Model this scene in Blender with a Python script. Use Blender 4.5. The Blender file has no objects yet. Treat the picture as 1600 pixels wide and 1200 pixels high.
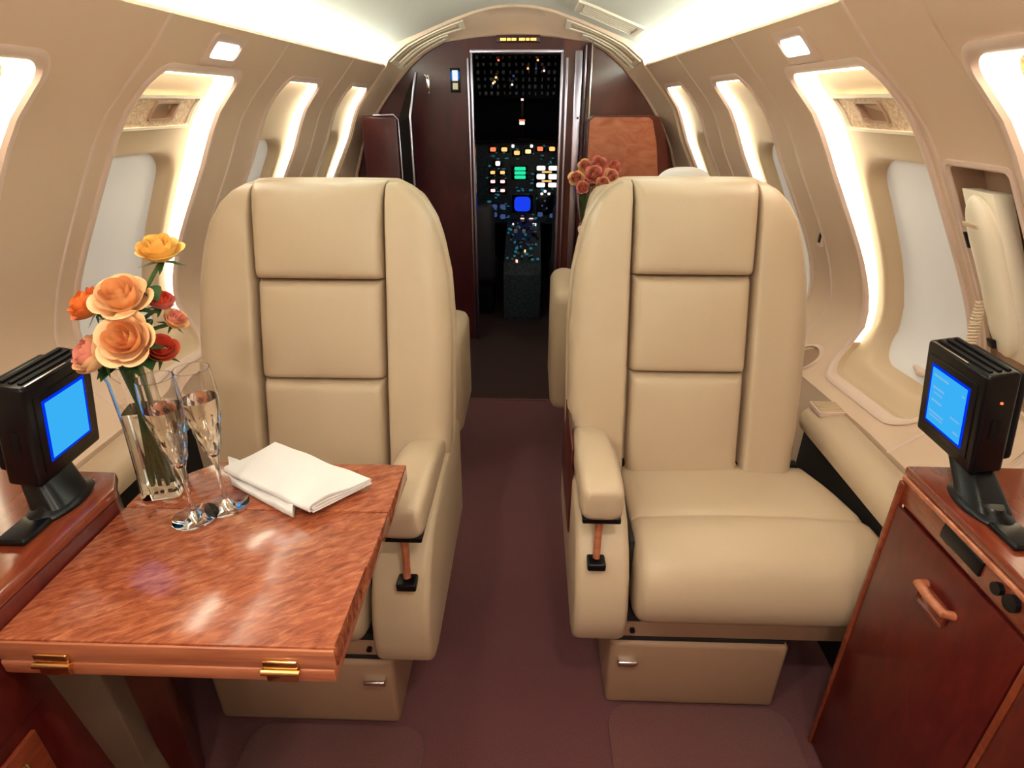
import bpy, bmesh, math, random
from mathutils import Vector, Matrix, Euler
C = bpy.context.scene
COL = C.collection
PI = math.pi

# ------------------------------------------------------------------ camera
CAMZ = 1.3
FPX, VX, VY = 900.0, 833.0, 160.0
pitch = math.atan((600 - VY) / FPX)
yaw = math.atan((VX - 800) / math.hypot(FPX, 600 - VY))
cd = bpy.data.cameras.new('camera'); cam = bpy.data.objects.new('camera', cd); COL.objects.link(cam)
cam.location = (0, 0, CAMZ); cam.rotation_euler = (PI / 2 - pitch, 0, yaw)
cd.sensor_width = 36; cd.sensor_fit = 'HORIZONTAL'; cd.lens = 36 * FPX / 1600; cd.clip_start = .02; cd.clip_end = 60
C.camera = cam
# ------------------------------------------------------------------ world + exposure
wd = bpy.data.worlds.new('world'); C.world = wd; wd.use_nodes = True
bg = wd.node_tree.nodes['Background']; bg.inputs[0].default_value = (.95, .90, .84, 1); bg.inputs[1].default_value = .36
C.view_settings.view_transform = 'Standard'; C.view_settings.look = 'None'
C.view_settings.exposure = .9; C.view_settings.gamma = 1; C.view_settings.use_curve_mapping = False
# light strengths
COVE = 34.0; REVEAL_GLOW = 2.6; READ = 4.0; FILL = 2.0

def area(name, loc, rot, sx, sy, power, color):
    l = bpy.data.lights.new(name, 'AREA'); l.shape = 'RECTANGLE'; l.size = sx; l.size_y = sy; l.energy = power; l.color = color
    o = bpy.data.objects.new(name, l); COL.objects.link(o); o.location = loc; o.rotation_euler = rot
    return o

# ------------------------------------------------------------------ materials
MATS = {}
def nodes_of(m): m.use_nodes = True; return m.node_tree.nodes, m.node_tree.links
def mat(name, color, rough=.5, metal=0, bump=0, bscale=200, spec=.5, coat=0, noise=None, trans=0, ior=1.45, emit=None, estr=0, sheen=0):
    m = bpy.data.materials.new(name); n, l = nodes_of(m); b = n['Principled BSDF']
    b.inputs['Base Color'].default_value = (*color, 1); b.inputs['Roughness'].default_value = rough
    b.inputs['Metallic'].default_value = metal; b.inputs['Specular IOR Level'].default_value = spec
    b.inputs['Coat Weight'].default_value = coat; b.inputs['Coat Roughness'].default_value = .08
    b.inputs['Transmission Weight'].default_value = trans; b.inputs['IOR'].default_value = ior
    b.inputs['Sheen Weight'].default_value = sheen
    if emit: b.inputs['Emission Color'].default_value = (*emit, 1); b.inputs['Emission Strength'].default_value = estr
    if noise or bump:
        tc = n.new('ShaderNodeTexCoord')
    if noise:
        sc, c2, amt = noise
        t = n.new('ShaderNodeTexNoise'); t.inputs['Scale'].default_value = sc; t.inputs['Detail'].default_value = 6
        l.new(tc.outputs['Object'], t.inputs['Vector'])
        r = n.new('ShaderNodeValToRGB'); r.color_ramp.elements[0].position = .5 - amt; r.color_ramp.elements[1].position = .5 + amt
        r.color_ramp.elements[0].color = (*color, 1); r.color_ramp.elements[1].color = (*c2, 1)
        l.new(t.outputs['Fac'], r.inputs[0]); l.new(r.outputs[0], b.inputs['Base Color'])
    if bump:
        t = n.new('ShaderNodeTexNoise'); t.inputs['Scale'].default_value = bscale; t.inputs['Detail'].default_value = 3
        l.new(tc.outputs['Object'], t.inputs['Vector'])
        bp = n.new('ShaderNodeBump'); bp.inputs['Strength'].default_value = bump; bp.inputs['Distance'].default_value = .002
        l.new(t.outputs['Fac'], bp.inputs['Height']); l.new(bp.outputs[0], b.inputs['Normal'])
    MATS[name] = m
    return m
def wood(name, c1, c2, c3, scale=(6, 30, 6), rot=0.6, rough=.25, coat=.6, dist=1.2, con=.22):
    m = bpy.data.materials.new(name); n, l = nodes_of(m); b = n['Principled BSDF']
    tc = n.new('ShaderNodeTexCoord'); m0 = n.new('ShaderNodeMapping'); m0.inputs['Rotation'].default_value = (rot if name.startswith('upright') else 0, 0, rot)
    l.new(tc.outputs['Object'], m0.inputs[0]); mp = n.new('ShaderNodeMapping'); mp.inputs['Scale'].default_value = scale; l.new(m0.outputs[0], mp.inputs[0])
    t = n.new('ShaderNodeTexNoise'); t.inputs['Scale'].default_value = 1; t.inputs['Detail'].default_value = 7; t.inputs['Roughness'].default_value = .62; t.inputs['Distortion'].default_value = dist
    l.new(mp.outputs[0], t.inputs['Vector'])
    r = n.new('ShaderNodeValToRGB'); e = r.color_ramp.elements
    e[0].position = .5 - con; e[0].color = (*c1, 1); e[1].position = .5 + con; e[1].color = (*c3, 1); x = e.new(.5); x.color = (*c2, 1)
    l.new(t.outputs['Fac'], r.inputs[0]); l.new(r.outputs[0], b.inputs['Base Color'])
    b.inputs['Roughness'].default_value = rough; b.inputs['Coat Weight'].default_value = coat; b.inputs['Coat Roughness'].default_value = .12
    MATS[name] = m
    return m
def emis(name, color, s):
    m = bpy.data.materials.new(name); n, l = nodes_of(m); n.clear()
    e = n.new('ShaderNodeEmission'); e.inputs[0].default_value = (*color, 1); e.inputs[1].default_value = s
    o = n.new('ShaderNodeOutputMaterial'); l.new(e.outputs[0], o.inputs[0]); MATS[name] = m
    return m
M = MATS
mat('leather', (.53, .40, .28), .38, bump=.16, bscale=420, noise=(3, (.55, .42, .295), .3))
mat('leather_dark', (.36, .22, .145), .45, bump=.12, bscale=420)  # darker leather, its red tint includes bounce light off the carpet
mat('wall_tan', (.70, .515, .385), .55, bump=.05, bscale=300)
mat('wall_trim', (.72, .55, .47), .4)
mat('panel_tan', (.60, .45, .30), .5)
mat('woven', (.62, .44, .18), .7, bump=.9, bscale=160, noise=(120, (.40, .26, .10), .12))
mat('woven_pale', (.80, .62, .45), .7, bump=.9, bscale=160, noise=(120, (.58, .40, .26), .12))
mat('ceiling_white', (.80, .80, .72), .75)
mat('shade_white', (.86, .82, .80), .6, bump=.2, bscale=6)
_n, _l = nodes_of(MATS['shade_white']); _t = _n.new('ShaderNodeBsdfTranslucent'); _t.inputs[0].default_value = (.85, .85, .83, 1); _x = _n.new('ShaderNodeMixShader'); _x.inputs[0].default_value = .28
_l.new(_n['Principled BSDF'].outputs[0], _x.inputs[1]); _l.new(_t.outputs[0], _x.inputs[2]); _l.new(_x.outputs[0], _n['Material Output'].inputs['Surface'])
mat('carpet', (.125, .034, .040), .95, bump=1.0, bscale=700, noise=(260, (.165, .048, .054), .2), sheen=.15)
mat('carpet_mat', (.145, .044, .044), .95, bump=1.0, bscale=700, noise=(260, (.18, .060, .058), .2), sheen=.15)
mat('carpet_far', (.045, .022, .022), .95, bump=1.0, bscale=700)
mat('black_plastic', (.0035, .0035, .005), .28, spec=.35)
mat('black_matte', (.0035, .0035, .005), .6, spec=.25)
mat('arm_tan', (.085, .052, .034), .5)
mat('dark_gap', (.012, .009, .008), .8)  # near-black that stands in for shade in seat and ledge gaps
mat('chrome', (.86, .84, .84), .16, metal=1)
mat('brass', (.85, .55, .24), .2, metal=1)
mat('door_metal', (.60, .57, .74), .25, metal=1)
mat('glass', (1, 1, 1), .0, trans=1, ior=1.45)
mat('champagne', (1, .965, .88), .0, trans=1, ior=1.33)
mat('water', (.93, .97, .93), .0, trans=1, ior=1.33)
mat('linen', (.80, .76, .76), .85, bump=.5, bscale=500)
mat('cream_plastic', (.86, .78, .64), .35)
mat('cord', (.72, .58, .43), .5)
mat('stem_green', (.055, .12, .03), .5); mat('leaf_green', (.022, .065, .018), .45, noise=(40, (.045, .11, .03), .2))
wood('table_burl', (.17, .035, .014), (.33, .080, .034), (.50, .17, .075), scale=(34, 120, 34), rot=-.55, rough=.2, dist=.7, con=.2)
wood('table_edge', (.30, .075, .035), (.42, .13, .06), (.52, .19, .10), scale=(3, 40, 60), rot=0, rough=.28)
wood('cabinet_wood', (.050, .0035, .003), (.085, .007, .005), (.13, .014, .008), scale=(10, 30, 9), rot=.0, rough=.3, coat=.4, con=.26)
wood('cabinet_top', (.12, .018, .008), (.20, .036, .014), (.28, .060, .022), scale=(40, 9, 40), rot=.0, rough=.2, con=.3)
wood('upright_dark', (.030, .0025, .005), (.055, .005, .009), (.085, .010, .013), scale=(7, 7, 3), rot=.1, rough=.38, coat=.15, con=.26)
wood('upright_red', (.08, .013, .009), (.12, .022, .014), (.16, .034, .02), scale=(8, 8, 3), rot=.1, rough=.3, coat=.4, con=.3)
wood('burl_light', (.38, .10, .05), (.50, .16, .085), (.58, .21, .12), scale=(9, 9, 20), rot=.7, rough=.25)
emis('cove_light', (.88, 1.0, .93), COVE)
emis('reveal_glow', (1.0, .86, .60), REVEAL_GLOW); emis('reveal_glow_top', (1.0, .88, .66), REVEAL_GLOW * 3.2)  # for window reveals lit by hidden lamps, made to glow themselves
emis('reading_light', (.90, .96, 1.0), READ)
emis('fill_light', (1.0, .87, .68), FILL * 4)
emis('screen_cyan', (.045, .47, .98), .5)
emis('screen_edge', (.0, .035, .85), .5)
emis('screen_line', (.22, .50, .85), .5)

# ------------------------------------------------------------------ helpers
def link(o): COL.objects.link(o); return o
def finish(bm, name, m, parent=None, smooth=True, angle=40, loc=None):
    me = bpy.data.meshes.new(name)
    bmesh.ops.recalc_face_normals(bm, faces=bm.faces)
    bm.to_mesh(me); bm.free()
    if smooth:
        for p in me.polygons: p.use_smooth = True
        me.set_sharp_from_angle(angle=math.radians(angle))
    ms = m if isinstance(m, (list, tuple)) else [m]
    for x in ms: me.materials.append(M[x] if isinstance(x, str) else x)
    o = link(bpy.data.objects.new(name, me))
    if parent: o.parent = parent
    if loc: o.location = loc
    return o
def thing(name, label, cat, loc=(0, 0, 0), rz=0, group=None, kind=None):
    o = link(bpy.data.objects.new(name, None)); o.location = loc; o.rotation_euler = (0, 0, rz); o.empty_display_size = .05
    if label: o['label'] = label
    if cat: o['category'] = cat
    if group: o['group'] = group
    if kind: o['kind'] = kind
    return o
def tag(o, label, cat, group=None):
    o['label'] = label; o['category'] = cat
    if group: o['group'] = group
    return o
def struct(o): o['kind'] = 'structure'; return o
def dup(root, loc=None, rz=None, label=None, group=None):
    r = root.copy(); COL.objects.link(r)
    if loc is not None: r.location = loc
    if rz is not None: r.rotation_euler = (0, 0, rz)
    if label: r['label'] = label
    if group: r['group'] = group
    for ch in list(root.children):
        c = ch.copy(); COL.objects.link(c); c.parent = r
        for g in ch.children:
            q = g.copy(); COL.objects.link(q); q.parent = c
    return r
def add_box(bm, x0, x1, y0, y1, z0, z1, bev=0, seg=3, mtx=None):
    vs = [bm.verts.new(v) for v in [(x0, y0, z0), (x1, y0, z0), (x1, y1, z0), (x0, y1, z0), (x0, y0, z1), (x1, y0, z1), (x1, y1, z1), (x0, y1, z1)]]
    fs = [bm.faces.new([vs[i] for i in f]) for f in [(0, 3, 2, 1), (4, 5, 6, 7), (0, 1, 5, 4), (1, 2, 6, 5), (2, 3, 7, 6), (3, 0, 4, 7)]]
    if bev:
        es = list({e for f in fs for e in f.edges})
        r = bmesh.ops.bevel(bm, geom=es, offset=bev, segments=seg, profile=.5, affect='EDGES')
        vs = list({v for f in r['faces'] for v in f.verts} | {v for v in vs if v.is_valid})
    if mtx is not None:
        for v in vs:
            if v.is_valid: v.co = mtx @ v.co
    return vs
def box(name, m, parent, x0, x1, y0, y1, z0, z1, bev=.003, seg=3, mtx=None):
    bm = bmesh.new(); add_box(bm, x0, x1, y0, y1, z0, z1, bev, seg, mtx); return finish(bm, name, m, parent)
def add_tube(bm, pts, r, n=10, cap=True, flat=1):
    pts = [Vector(p) for p in pts]; rings = []; prev = None
    for i, p in enumerate(pts):
        t = (pts[min(i + 1, len(pts) - 1)] - pts[max(i - 1, 0)]).normalized()
        if prev is None:
            a = Vector((0, 0, 1)) if abs(t.z) < .9 else Vector((1, 0, 0)); prev = t.cross(a).normalized()
        u = (prev - t * prev.dot(t)).normalized(); prev = u; w = t.cross(u)
        rr = r[i] if isinstance(r, (list, tuple)) else r
        rings.append([bm.verts.new(p + (u * math.cos(2 * PI * k / n) + w * flat * math.sin(2 * PI * k / n)) * rr) for k in range(n)])
    for a, b in zip(rings, rings[1:]):
        for k in range(n): bm.faces.new((a[k], a[(k + 1) % n], b[(k + 1) % n], b[k]))
    if cap: bm.faces.new(rings[0][::-1]); bm.faces.new(rings[-1])
def tube(name, m, parent, pts, r, n=10, flat=1):
    bm = bmesh.new(); add_tube(bm, pts, r, n, True, flat); return finish(bm, name, m, parent)
def add_lathe(bm, prof, n=32, cx=0, cy=0, facet=None):
    rings = []
    for r, z in prof:
        if r < 1e-6: rings.append([bm.verts.new((cx, cy, z))])
        else: rings.append([bm.verts.new((cx + r * math.cos(2 * PI * k / n), cy + r * math.sin(2 * PI * k / n), z)) for k in range(n)])
    for a, b in zip(rings, rings[1:]):
        for k in range(n):
            k2 = (k + 1) % n
            if len(a) == 1 and len(b) == 1: continue
            if len(a) == 1: bm.faces.new((a[0], b[k], b[k2]))
            elif len(b) == 1: bm.faces.new((a[k], a[k2], b[0]))
            else: bm.faces.new((a[k], a[k2], b[k2], b[k]))
def lathe(name, m, parent, prof, n=32, loc=None, angle=40):
    bm = bmesh.new(); add_lathe(bm, prof, n); return finish(bm, name, m, parent, loc=loc, angle=angle)
def add_prism(bm, poly, z0, z1, bev=0):
    lo = [bm.verts.new((x, y, z0)) for x, y in poly]; hi = [bm.verts.new((x, y, z1)) for x, y in poly]
    fs = [bm.faces.new(lo[::-1]), bm.faces.new(hi)]; n = len(poly)
    for i in range(n): fs.append(bm.faces.new((lo[i], lo[(i + 1) % n], hi[(i + 1) % n], hi[i])))
    if bev: bmesh.ops.bevel(bm, geom=list({e for f in fs for e in f.edges}), offset=bev, segments=2, profile=.5, affect='EDGES')
def prism(name, m, parent, poly, z0, z1, bev=.002):
    bm = bmesh.new(); add_prism(bm, poly, z0, z1, bev); return finish(bm, name, m, parent)
def loft(bm, rings, closed=True, matidx=None):
    vr = [[bm.verts.new(p) for p in r] for r in rings]
    for j, (a, b) in enumerate(zip(vr, vr[1:])):
        n = len(a)
        for k in range(n if closed else n - 1):
            f = bm.faces.new((a[k], a[(k + 1) % n], b[(k + 1) % n], b[k]))
            if matidx: f.material_index = matidx(j, k)
    return vr
def smst(x): x = min(1, max(0, x)); return x * x * (3 - 2 * x)
def lerp(a, b, t): return a + (b - a) * t
def pw(P, x):
    if x <= P[0][0]: return P[0][1]
    for (a, b), (c, d) in zip(P, P[1:]):
        if x <= c: return b + (d - b) * (x - a) / (c - a)
    return P[-1][1]

# ------------------------------------------------------------------ cabin shell
AX = -.09                                                           # centre line of the cabin
PR = sorted([(1.456, .615), (1.43, .640), (1.40, .668), (1.35, .722), (1.315, .763), (1.28, .800), (1.235, .836), (1.19, .867), (1.135, .901), (1.08, .935), (.98, .995), (.915, 1.032), (.855, 1.06), (.785, 1.086), (.72, 1.095), (.65, 1.065), (.60, 1.015), (.55, .95)])
TAP = [(1.3, 0), (1.74, .04), (2.4, .067), (3.2, .085)]
def hw(z, Y): return pw(PR, z) * (1 - pw(TAP, Y) * smst((1.45 - z) / .35))
def S(side, Y, z, off=0): return Vector((AX + side * (hw(z, Y) + off), Y, z))
YB, YF = -1.3, 3.12
ZL, ZH = .55, 1.456
NS, NC = 14, 8
def rr(y0, y1, z0, z1, r, r2=None):
    """rounded rectangle outline in (Y,z), the same count of points whatever its size; starts at the aft bottom corner"""
    if r2 is None: r2 = r
    out = []
    cs = [((y1, z0), (-1, 1), r2), ((y1, z1), (-1, -1), r), ((y0, z1), (1, -1), r), ((y0, z0), (1, 1), r2)]
    st = [-90, 0, 90, 180]
    pts = []
    for (c, d, q), a0 in zip(cs, st):
        cx, cz = c[0] + d[0] * q, c[1] + d[1] * q
        pts.append([(cx + q * math.cos(math.radians(a0 + 90 * k / NC)), cz + q * math.sin(math.radians(a0 + 90 * k / NC))) for k in range(NC + 1)])
    for i in range(4):
        out += pts[i]
        a = pts[i][-1]; b = pts[(i + 1) % 4][0]
        for k in range(1, NS): out.append((lerp(a[0], b[0], k / NS), lerp(a[1], b[1], k / NS)))
    return out
# indices in an outline: corner0 (front bottom) 0..NC, front side, corner1 (front top), top side, corner2 (aft top), aft side, corner3 (aft bottom), bottom side
def seg_of(k):
    L = NC + NS
    return k // L, k % L
def ring3(side, o, off):
    return [S(side, y, z, off(z) if callable(off) else off) for y, z in o]
def cell_mesh(bm, side, y0, y1, hole):
    outer = rr(y0, y1, ZL, ZH, 1e-5)
    rings = []
    for i in range(15):
        t = i / 14
        rings.append([S(side, lerp(a[0], b[0], t), lerp(a[1], b[1], t)) for a, b in zip(outer, hole)])
    loft(bm, rings)
def plain_mesh(bm, side, y0, y1):
    zs = [ZL + (ZH - ZL) * i / 40 for i in range(41)]
    n = max(2, int((y1 - y0) / .08))
    loft(bm, [[S(side, lerp(y0, y1, k / n), z) for z in zs] for k in range(n + 1)], closed=False)
def bay_depth_of(k): return lambda z: .024 + (.018 if k == 'small' else .038) * smst((z - .68) / .55)
def window_bay(side, y0, y1, idx, kind):
    """kind: 'big' with a vent panel on top, 'small', 'woven'"""
    o = rr(y0, y1, .59, 1.362, .04, .075)
    g = lambda e: rr(y0 - e, y1 + e, .59 - e, 1.362 + e, .04 + e, .075 + e)
    w = thing('window_%d' % idx, None, None, (0, 0, 0), kind='structure')
    bm = bmesh.new()
    loft(bm, [ring3(side, g(.016), .001), ring3(side, g(.014), -.006), ring3(side, g(.008), -.009), ring3(side, g(.001), -.007), ring3(side, g(-.001), .004)])
    finish(bm, 'window_frame', 'wall_trim', w)
    D = bay_depth_of(kind)
    # reveal: forward and top sides emit, standing in for hidden lamps lighting them
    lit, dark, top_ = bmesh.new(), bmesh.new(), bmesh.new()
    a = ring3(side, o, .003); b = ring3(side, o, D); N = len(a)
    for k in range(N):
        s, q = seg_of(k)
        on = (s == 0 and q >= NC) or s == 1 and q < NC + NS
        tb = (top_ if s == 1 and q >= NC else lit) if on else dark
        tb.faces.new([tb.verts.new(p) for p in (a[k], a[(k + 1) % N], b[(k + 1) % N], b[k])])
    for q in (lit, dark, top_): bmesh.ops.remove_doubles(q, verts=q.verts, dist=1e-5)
    finish(lit, 'glowing_reveal', 'reveal_glow', w); finish(top_, 'glowing_top_reveal', 'reveal_glow_top', w)
    hole = rr(y0 + .045, y1 - .038, .635, 1.180, .07, .08)
    gh = lambda e: rr(y0 + .045 + e, y1 - .038 - e, .635 + e, 1.180 - e, .07 - e * .7, .08 - e * .7)
    rings = [[S(side, lerp(p[0], q[0], t / 10), lerp(p[1], q[1], t / 10), D(lerp(p[1], q[1], t / 10))) for p, q in zip(o, gh(-.012))] for t in range(11)]
    rings += [ring3(side, gh(-.006), lambda z: D(z) + .002), ring3(side, gh(0), lambda z: D(z) + .008), ring3(side, gh(.004), lambda z: D(z) + .045), ring3(side, gh(.004), lambda z: D(z) + .05)]
    loft(dark, rings)
    finish(dark, 'window_panel', 'woven' if kind == 'woven' else 'panel_tan', w)
    # shade
    bm = bmesh.new(); zs = [.62 + i * .58 / 24 for i in range(25)]
    loft(bm, [[S(side, y, z, D(z) + .044) for z in zs] for y in (y0 + .03, (y0 + y1) / 2, y1 - .022)], closed=False)
    finish(bm, 'window_shade', 'shade_white', w)
    bm = bmesh.new(); yc = (y0 + y1) / 2 - .02
    add_tube(bm, [S(side, yc - .035, .668, D(.66) + .034), S(side, yc, .668, D(.66) + .022), S(side, yc + .035, .668, D(.66) + .034)], [.005, .011, .005], 10)
    finish(bm, 'shade_handle', 'wall_trim', w)
    if kind == 'big':
        v0, v1, u0, u1 = y0 + .05, y1 - .035, 1.238, 1.316
        dd = lambda z: D(z) - .016
        og = lambda e: rr(v0 + e, v1 - e, u0 + e, u1 - e, .006)
        yc = (v0 + v1) / 2 + .012; ig = lambda e: rr(yc - .045 + e, yc + .045 - e, 1.262 + e * .6, 1.298 - e * .6, .006)
        bm = bmesh.new(); loft(bm, [ring3(side, og(0), D), ring3(side, og(0), dd), ring3(side, og(.006), dd), ring3(side, og(.008), lambda z: D(z) - .008)])
        vf = finish(bm, 'vent_frame', 'cream_plastic', w)
        bm = bmesh.new(); loft(bm, [ring3(side, og(.008), lambda z: D(z) - .008), ring3(side, ig(-.006), lambda z: D(z) - .010)])
        finish(bm, 'vent_panel', 'woven_pale', vf)
        bm = bmesh.new(); r0 = [ring3(side, ig(-.006), lambda z: D(z) - .008), ring3(side, ig(-.006), lambda z: D(z) - .016), ring3(side, ig(0), lambda z: D(z) - .016), ring3(side, ig(.003), D), ]
        vr = loft(bm, r0); bm.faces.new(vr[-1]); finish(bm, 'vent_opening', 'leather_dark', vf)
    return o
bayL = [(.685, 1.062, 'woven'), (1.365, 1.745, 'big'), (2.06, 2.40, 'small'), (2.765, 3.09, 'small')]
bayR = [(.595, .975, 'woven'), (1.228, 1.612, 'big'), (1.93, 2.25, 'small'), (2.67, 3.02, 'small')]
widx = 1
for side, bays, nm in ((-1, bayL, 'wall_left'), (1, bayR, 'wall_right')):
    bm = bmesh.new(); holes = []
    for (y0, y1, k) in bays:
        holes.append((y0, y1, window_bay(side, y0, y1, widx, k))); widx += 1
    if side == 1:
        nich = rr(1.012, 1.168, .735, 1.195, .012, .03); holes.append((1.012, 1.168, nich))
    holes.sort(key=lambda h: h[0])
    cur = YB
    for i, (y0, y1, o) in enumerate(holes):
        s = max(cur, y0 - .05) if i == 0 else cur
        if i == 0 and s > cur: plain_mesh(bm, side, cur, s)
        e = (y1 + holes[i + 1][0]) / 2 if i + 1 < len(holes) else YF + .05
        cell_mesh(bm, side, s, e, o); cur = e
    # lower wall, below the windows
    zs = [0, .15, .3, .45, .52, .55]
    n = 60
    loft(bm, [[Vector((AX + side * (hw(.55, lerp(YB, YF + .05, k / n)) - (0.02 if z < .5 else 0)), lerp(YB, YF + .05, k / n), z)) for z in zs] for k in range(n + 1)], closed=False)
    # lip and cove trough
    loft(bm, [[Vector((AX + side * x, lerp(YB, YF + .05, k / 10), z)) for x, z in ((.615, 1.456), (.619, 1.464), (.628, 1.463), (.634, 1.452), (.74, 1.452), (.745, 1.50))] for k in range(11)], closed=False)
    struct(finish(bm, nm, 'wall_tan'))
# seams between wall panels
ti = 1
for side, ys in ((-1, (1.30, 1.905, 2.58)), (1, (1.192, 1.80, 2.46))):
    for y in ys:
        bm = bmesh.new(); zs = [ZL + (ZH - ZL) * i / 40 for i in range(41)]
        loft(bm, [[S(side, y + dy, z, of) for z in zs] for dy, of in ((-.006, .001), (-.003, -.004), (.003, -.004), (.006, .001))], closed=False)
        struct(finish(bm, 'trim_%d' % ti, 'wall_trim')); ti += 1
# ceiling
CP = [(.745, 1.49), (.70, 1.498), (.62, 1.525), (.52, 1.562), (.42, 1.598), (.31, 1.638), (.18, 1.678), (.09, 1.695), (0, 1.70)]
cprof = [(-x, z) for x, z in CP] + [(x, z) for x, z in CP[::-1][1:]]
bm = bmesh.new(); loft(bm, [[Vector((AX + x, lerp(YB, YF + .05, k / 8), z)) for x, z in cprof] for k in range(9)], closed=False)
struct(finish(bm, 'ceiling', 'ceiling_white', angle=60))
# cove lamps: a long strip lying in each trough
for side, lb in ((-1, 'long white cove light strip above the left side windows'), (1, 'long white cove light strip above the right side windows')):
    t = thing('cove_light', lb, 'light', (AX + side * .685, 0, 1.452), group='ceiling cove light strips')
    box('lamp_tray', 'cream_plastic', t, -.022, .022, YB + .05, YF - .03, .001, .006, 0)
    bm = bmesh.new()
    vs = [bm.verts.new(v) for v in ((-.02, YB + .06, .0085), (.02, YB + .06, .0085), (.02, YF - .04, .0085), (-.02, YF - .04, .0085))]
    bm.faces.new(vs); finish(bm, 'diffuser', 'cove_light', t)
# floor
bm = bmesh.new(); add_box(bm, -1.3, 1.15, YB, 2.478, -.03, 0); struct(finish(bm, 'floor', 'carpet'))
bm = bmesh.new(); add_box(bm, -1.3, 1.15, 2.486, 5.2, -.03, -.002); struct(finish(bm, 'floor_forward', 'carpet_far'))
bm = bmesh.new(); add_box(bm, -.9, .8, 2.474, 2.490, -.02, .004, .002); struct(finish(bm, 'trim_%d' % ti, 'carpet_mat')); ti += 1
# aft wall behind the camera
bm = bmesh.new(); pts = [(AX - .95, 0), (AX + .95, 0)] + [(AX + x, z) for z, x in PR] + [(AX + x, z) for x, z in cprof[::-1]] + [(AX - x, z) for z, x in PR[::-1]]
bm.faces.new([bm.verts.new((x, YB, z)) for x, z in pts]); struct(finish(bm, 'wall_back', 'wall_tan'))

# ------------------------------------------------------------------ bulkhead frame, bulkhead and cockpit door
ARC = [(0, .80), (.5, .87), (.94, .865), (1.10, .81), (1.20, .755), (1.29, .69), (1.38, .615), (1.465, .53), (1.53, .44), (1.57, .35), (1.590, .2), (1.60, .08), (1.602, 0)]
def densify(P, n=8):
    out = []
    for a, b in zip(P, P[1:]):
        for k in range(n): out.append((lerp(a[0], b[0], k / n), lerp(a[1], b[1], k / n)))
    return out + [P[-1]]
def arc_len_sample(P, n):
    L = [0]
    for a, b in zip(P, P[1:]): L.append(L[-1] + math.dist(a, b))
    out = []
    for i in range(n + 1):
        t = L[-1] * i / n
        j = max(k for k in range(len(L)) if L[k] <= t + 1e-9); j = min(j, len(P) - 2)
        s = (t - L[j]) / max(1e-9, L[j + 1] - L[j]); out.append((lerp(P[j][0], P[j + 1][0], s), lerp(P[j][1], P[j + 1][1], s)))
    return out
inner_half = arc_len_sample([(x, z) for z, x in ARC], 60)                       # (x,z) from the floor up to the crown
outer_pts = [(hw(.55, YF) - .02, 0), (hw(.55, YF), .55)] + [(hw(z, YF), z) for z, x in PR[1:]] + [(.62, 1.472), (.52, 1.545), (.42, 1.588), (.31, 1.63), (.18, 1.672), (.09, 1.69), (0, 1.695)]
outer_half = arc_len_sample(outer_pts, 60)
def both(h): return [(-x, z) for x, z in h] + [(x, z) for x, z in h[::-1][1:]]
RI, RO = both(inner_half), both(outer_half)
def ringpt(i, t, out=0):
    """point on the header ring: i along the arch (0..120), t=0 outer edge, 1 inner edge"""
    i0 = int(i); f = i - i0; i1 = min(i0 + 1, 120)
    ox, oz = lerp(RO[i0][0], RO[i1][0], f), lerp(RO[i0][1], RO[i1][1], f)
    ix, iz = lerp(RI[i0][0], RI[i1][0], f), lerp(RI[i0][1], RI[i1][1], f)
    return Vector((AX + lerp(ox, ix, t) * (1 - out), lerp(YF - .02, 3.27, t), lerp(oz, iz, t) - out * .3))
bm = bmesh.new()
rows = [(0, -.22), (0, -.1), (0, 0), (0, .012), (.05, .012), (.07, .004), (.3, .003), (.6, .003), (.93, .003), (.95, .010), (1.0, .012), (1.06, .002)]
loft(bm, [[ringpt(i, t, o) for i in range(121)] for t, o in rows], closed=False)
struct(finish(bm, 'wall_front_frame', 'wall_tan'))
# slotted vents in the header
def header_vent(i0, i1, t0, t1, label, slot):
    t = thing('header_vent', label, 'vent', tuple(ringpt((i0 + i1) / 2, (t0 + t1) / 2)), group=None)
    off = Vector(t.location)
    def P(i, tt, o): return ringpt(i, tt, o) - off
    bm = bmesh.new(); n = 14
    ring = lambda o, e: [P(lerp(i0, i1, k / n), t0 + e, o) for k in range(n + 1)] + [P(lerp(i1, i0, k / n), t1 - e, o) for k in range(n + 1)]
    def ring(o, e):
        j0, j1 = i0 + e * 12, i1 - e * 12
        return [P(lerp(j0, j1, k / n), t0 + e, o) for k in range(n + 1)] + [P(lerp(j1, j0, k / n), t1 - e, o) for k in range(n + 1)]
    loft(bm, [ring(.003, 0), ring(.016, .0), ring(.016, .05), ring(.006, .06)]); finish(bm, 'vent_frame', 'cream_plastic', t)
    for a, b in slot:
        bm = bmesh.new()
        loft(bm, [[P(lerp(i0 + 1, i1 - 1, k / n), q, o) for k in range(n + 1)] for q, o in ((a, .006), (a, .014), (b, .014), (b, .006))], closed=False)
        finish(bm, 'vent_louver', 'panel_tan', t)
    return t
header_vent(43, 53.5, .12, .50, 'curved slotted vent in the header left of the cockpit door', [(.26, .36)])
header_vent(66.5, 77, .12, .50, 'curved slotted vent in the header right of the cockpit door', [(.26, .36)])
header_vent(43, 51, .60, .84, 'narrow lower slot vent on the left of the header', [(.68, .76)])
header_vent(69, 77, .60, .84, 'narrow lower slot vent on the right of the header', [(.68, .76)])
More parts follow.
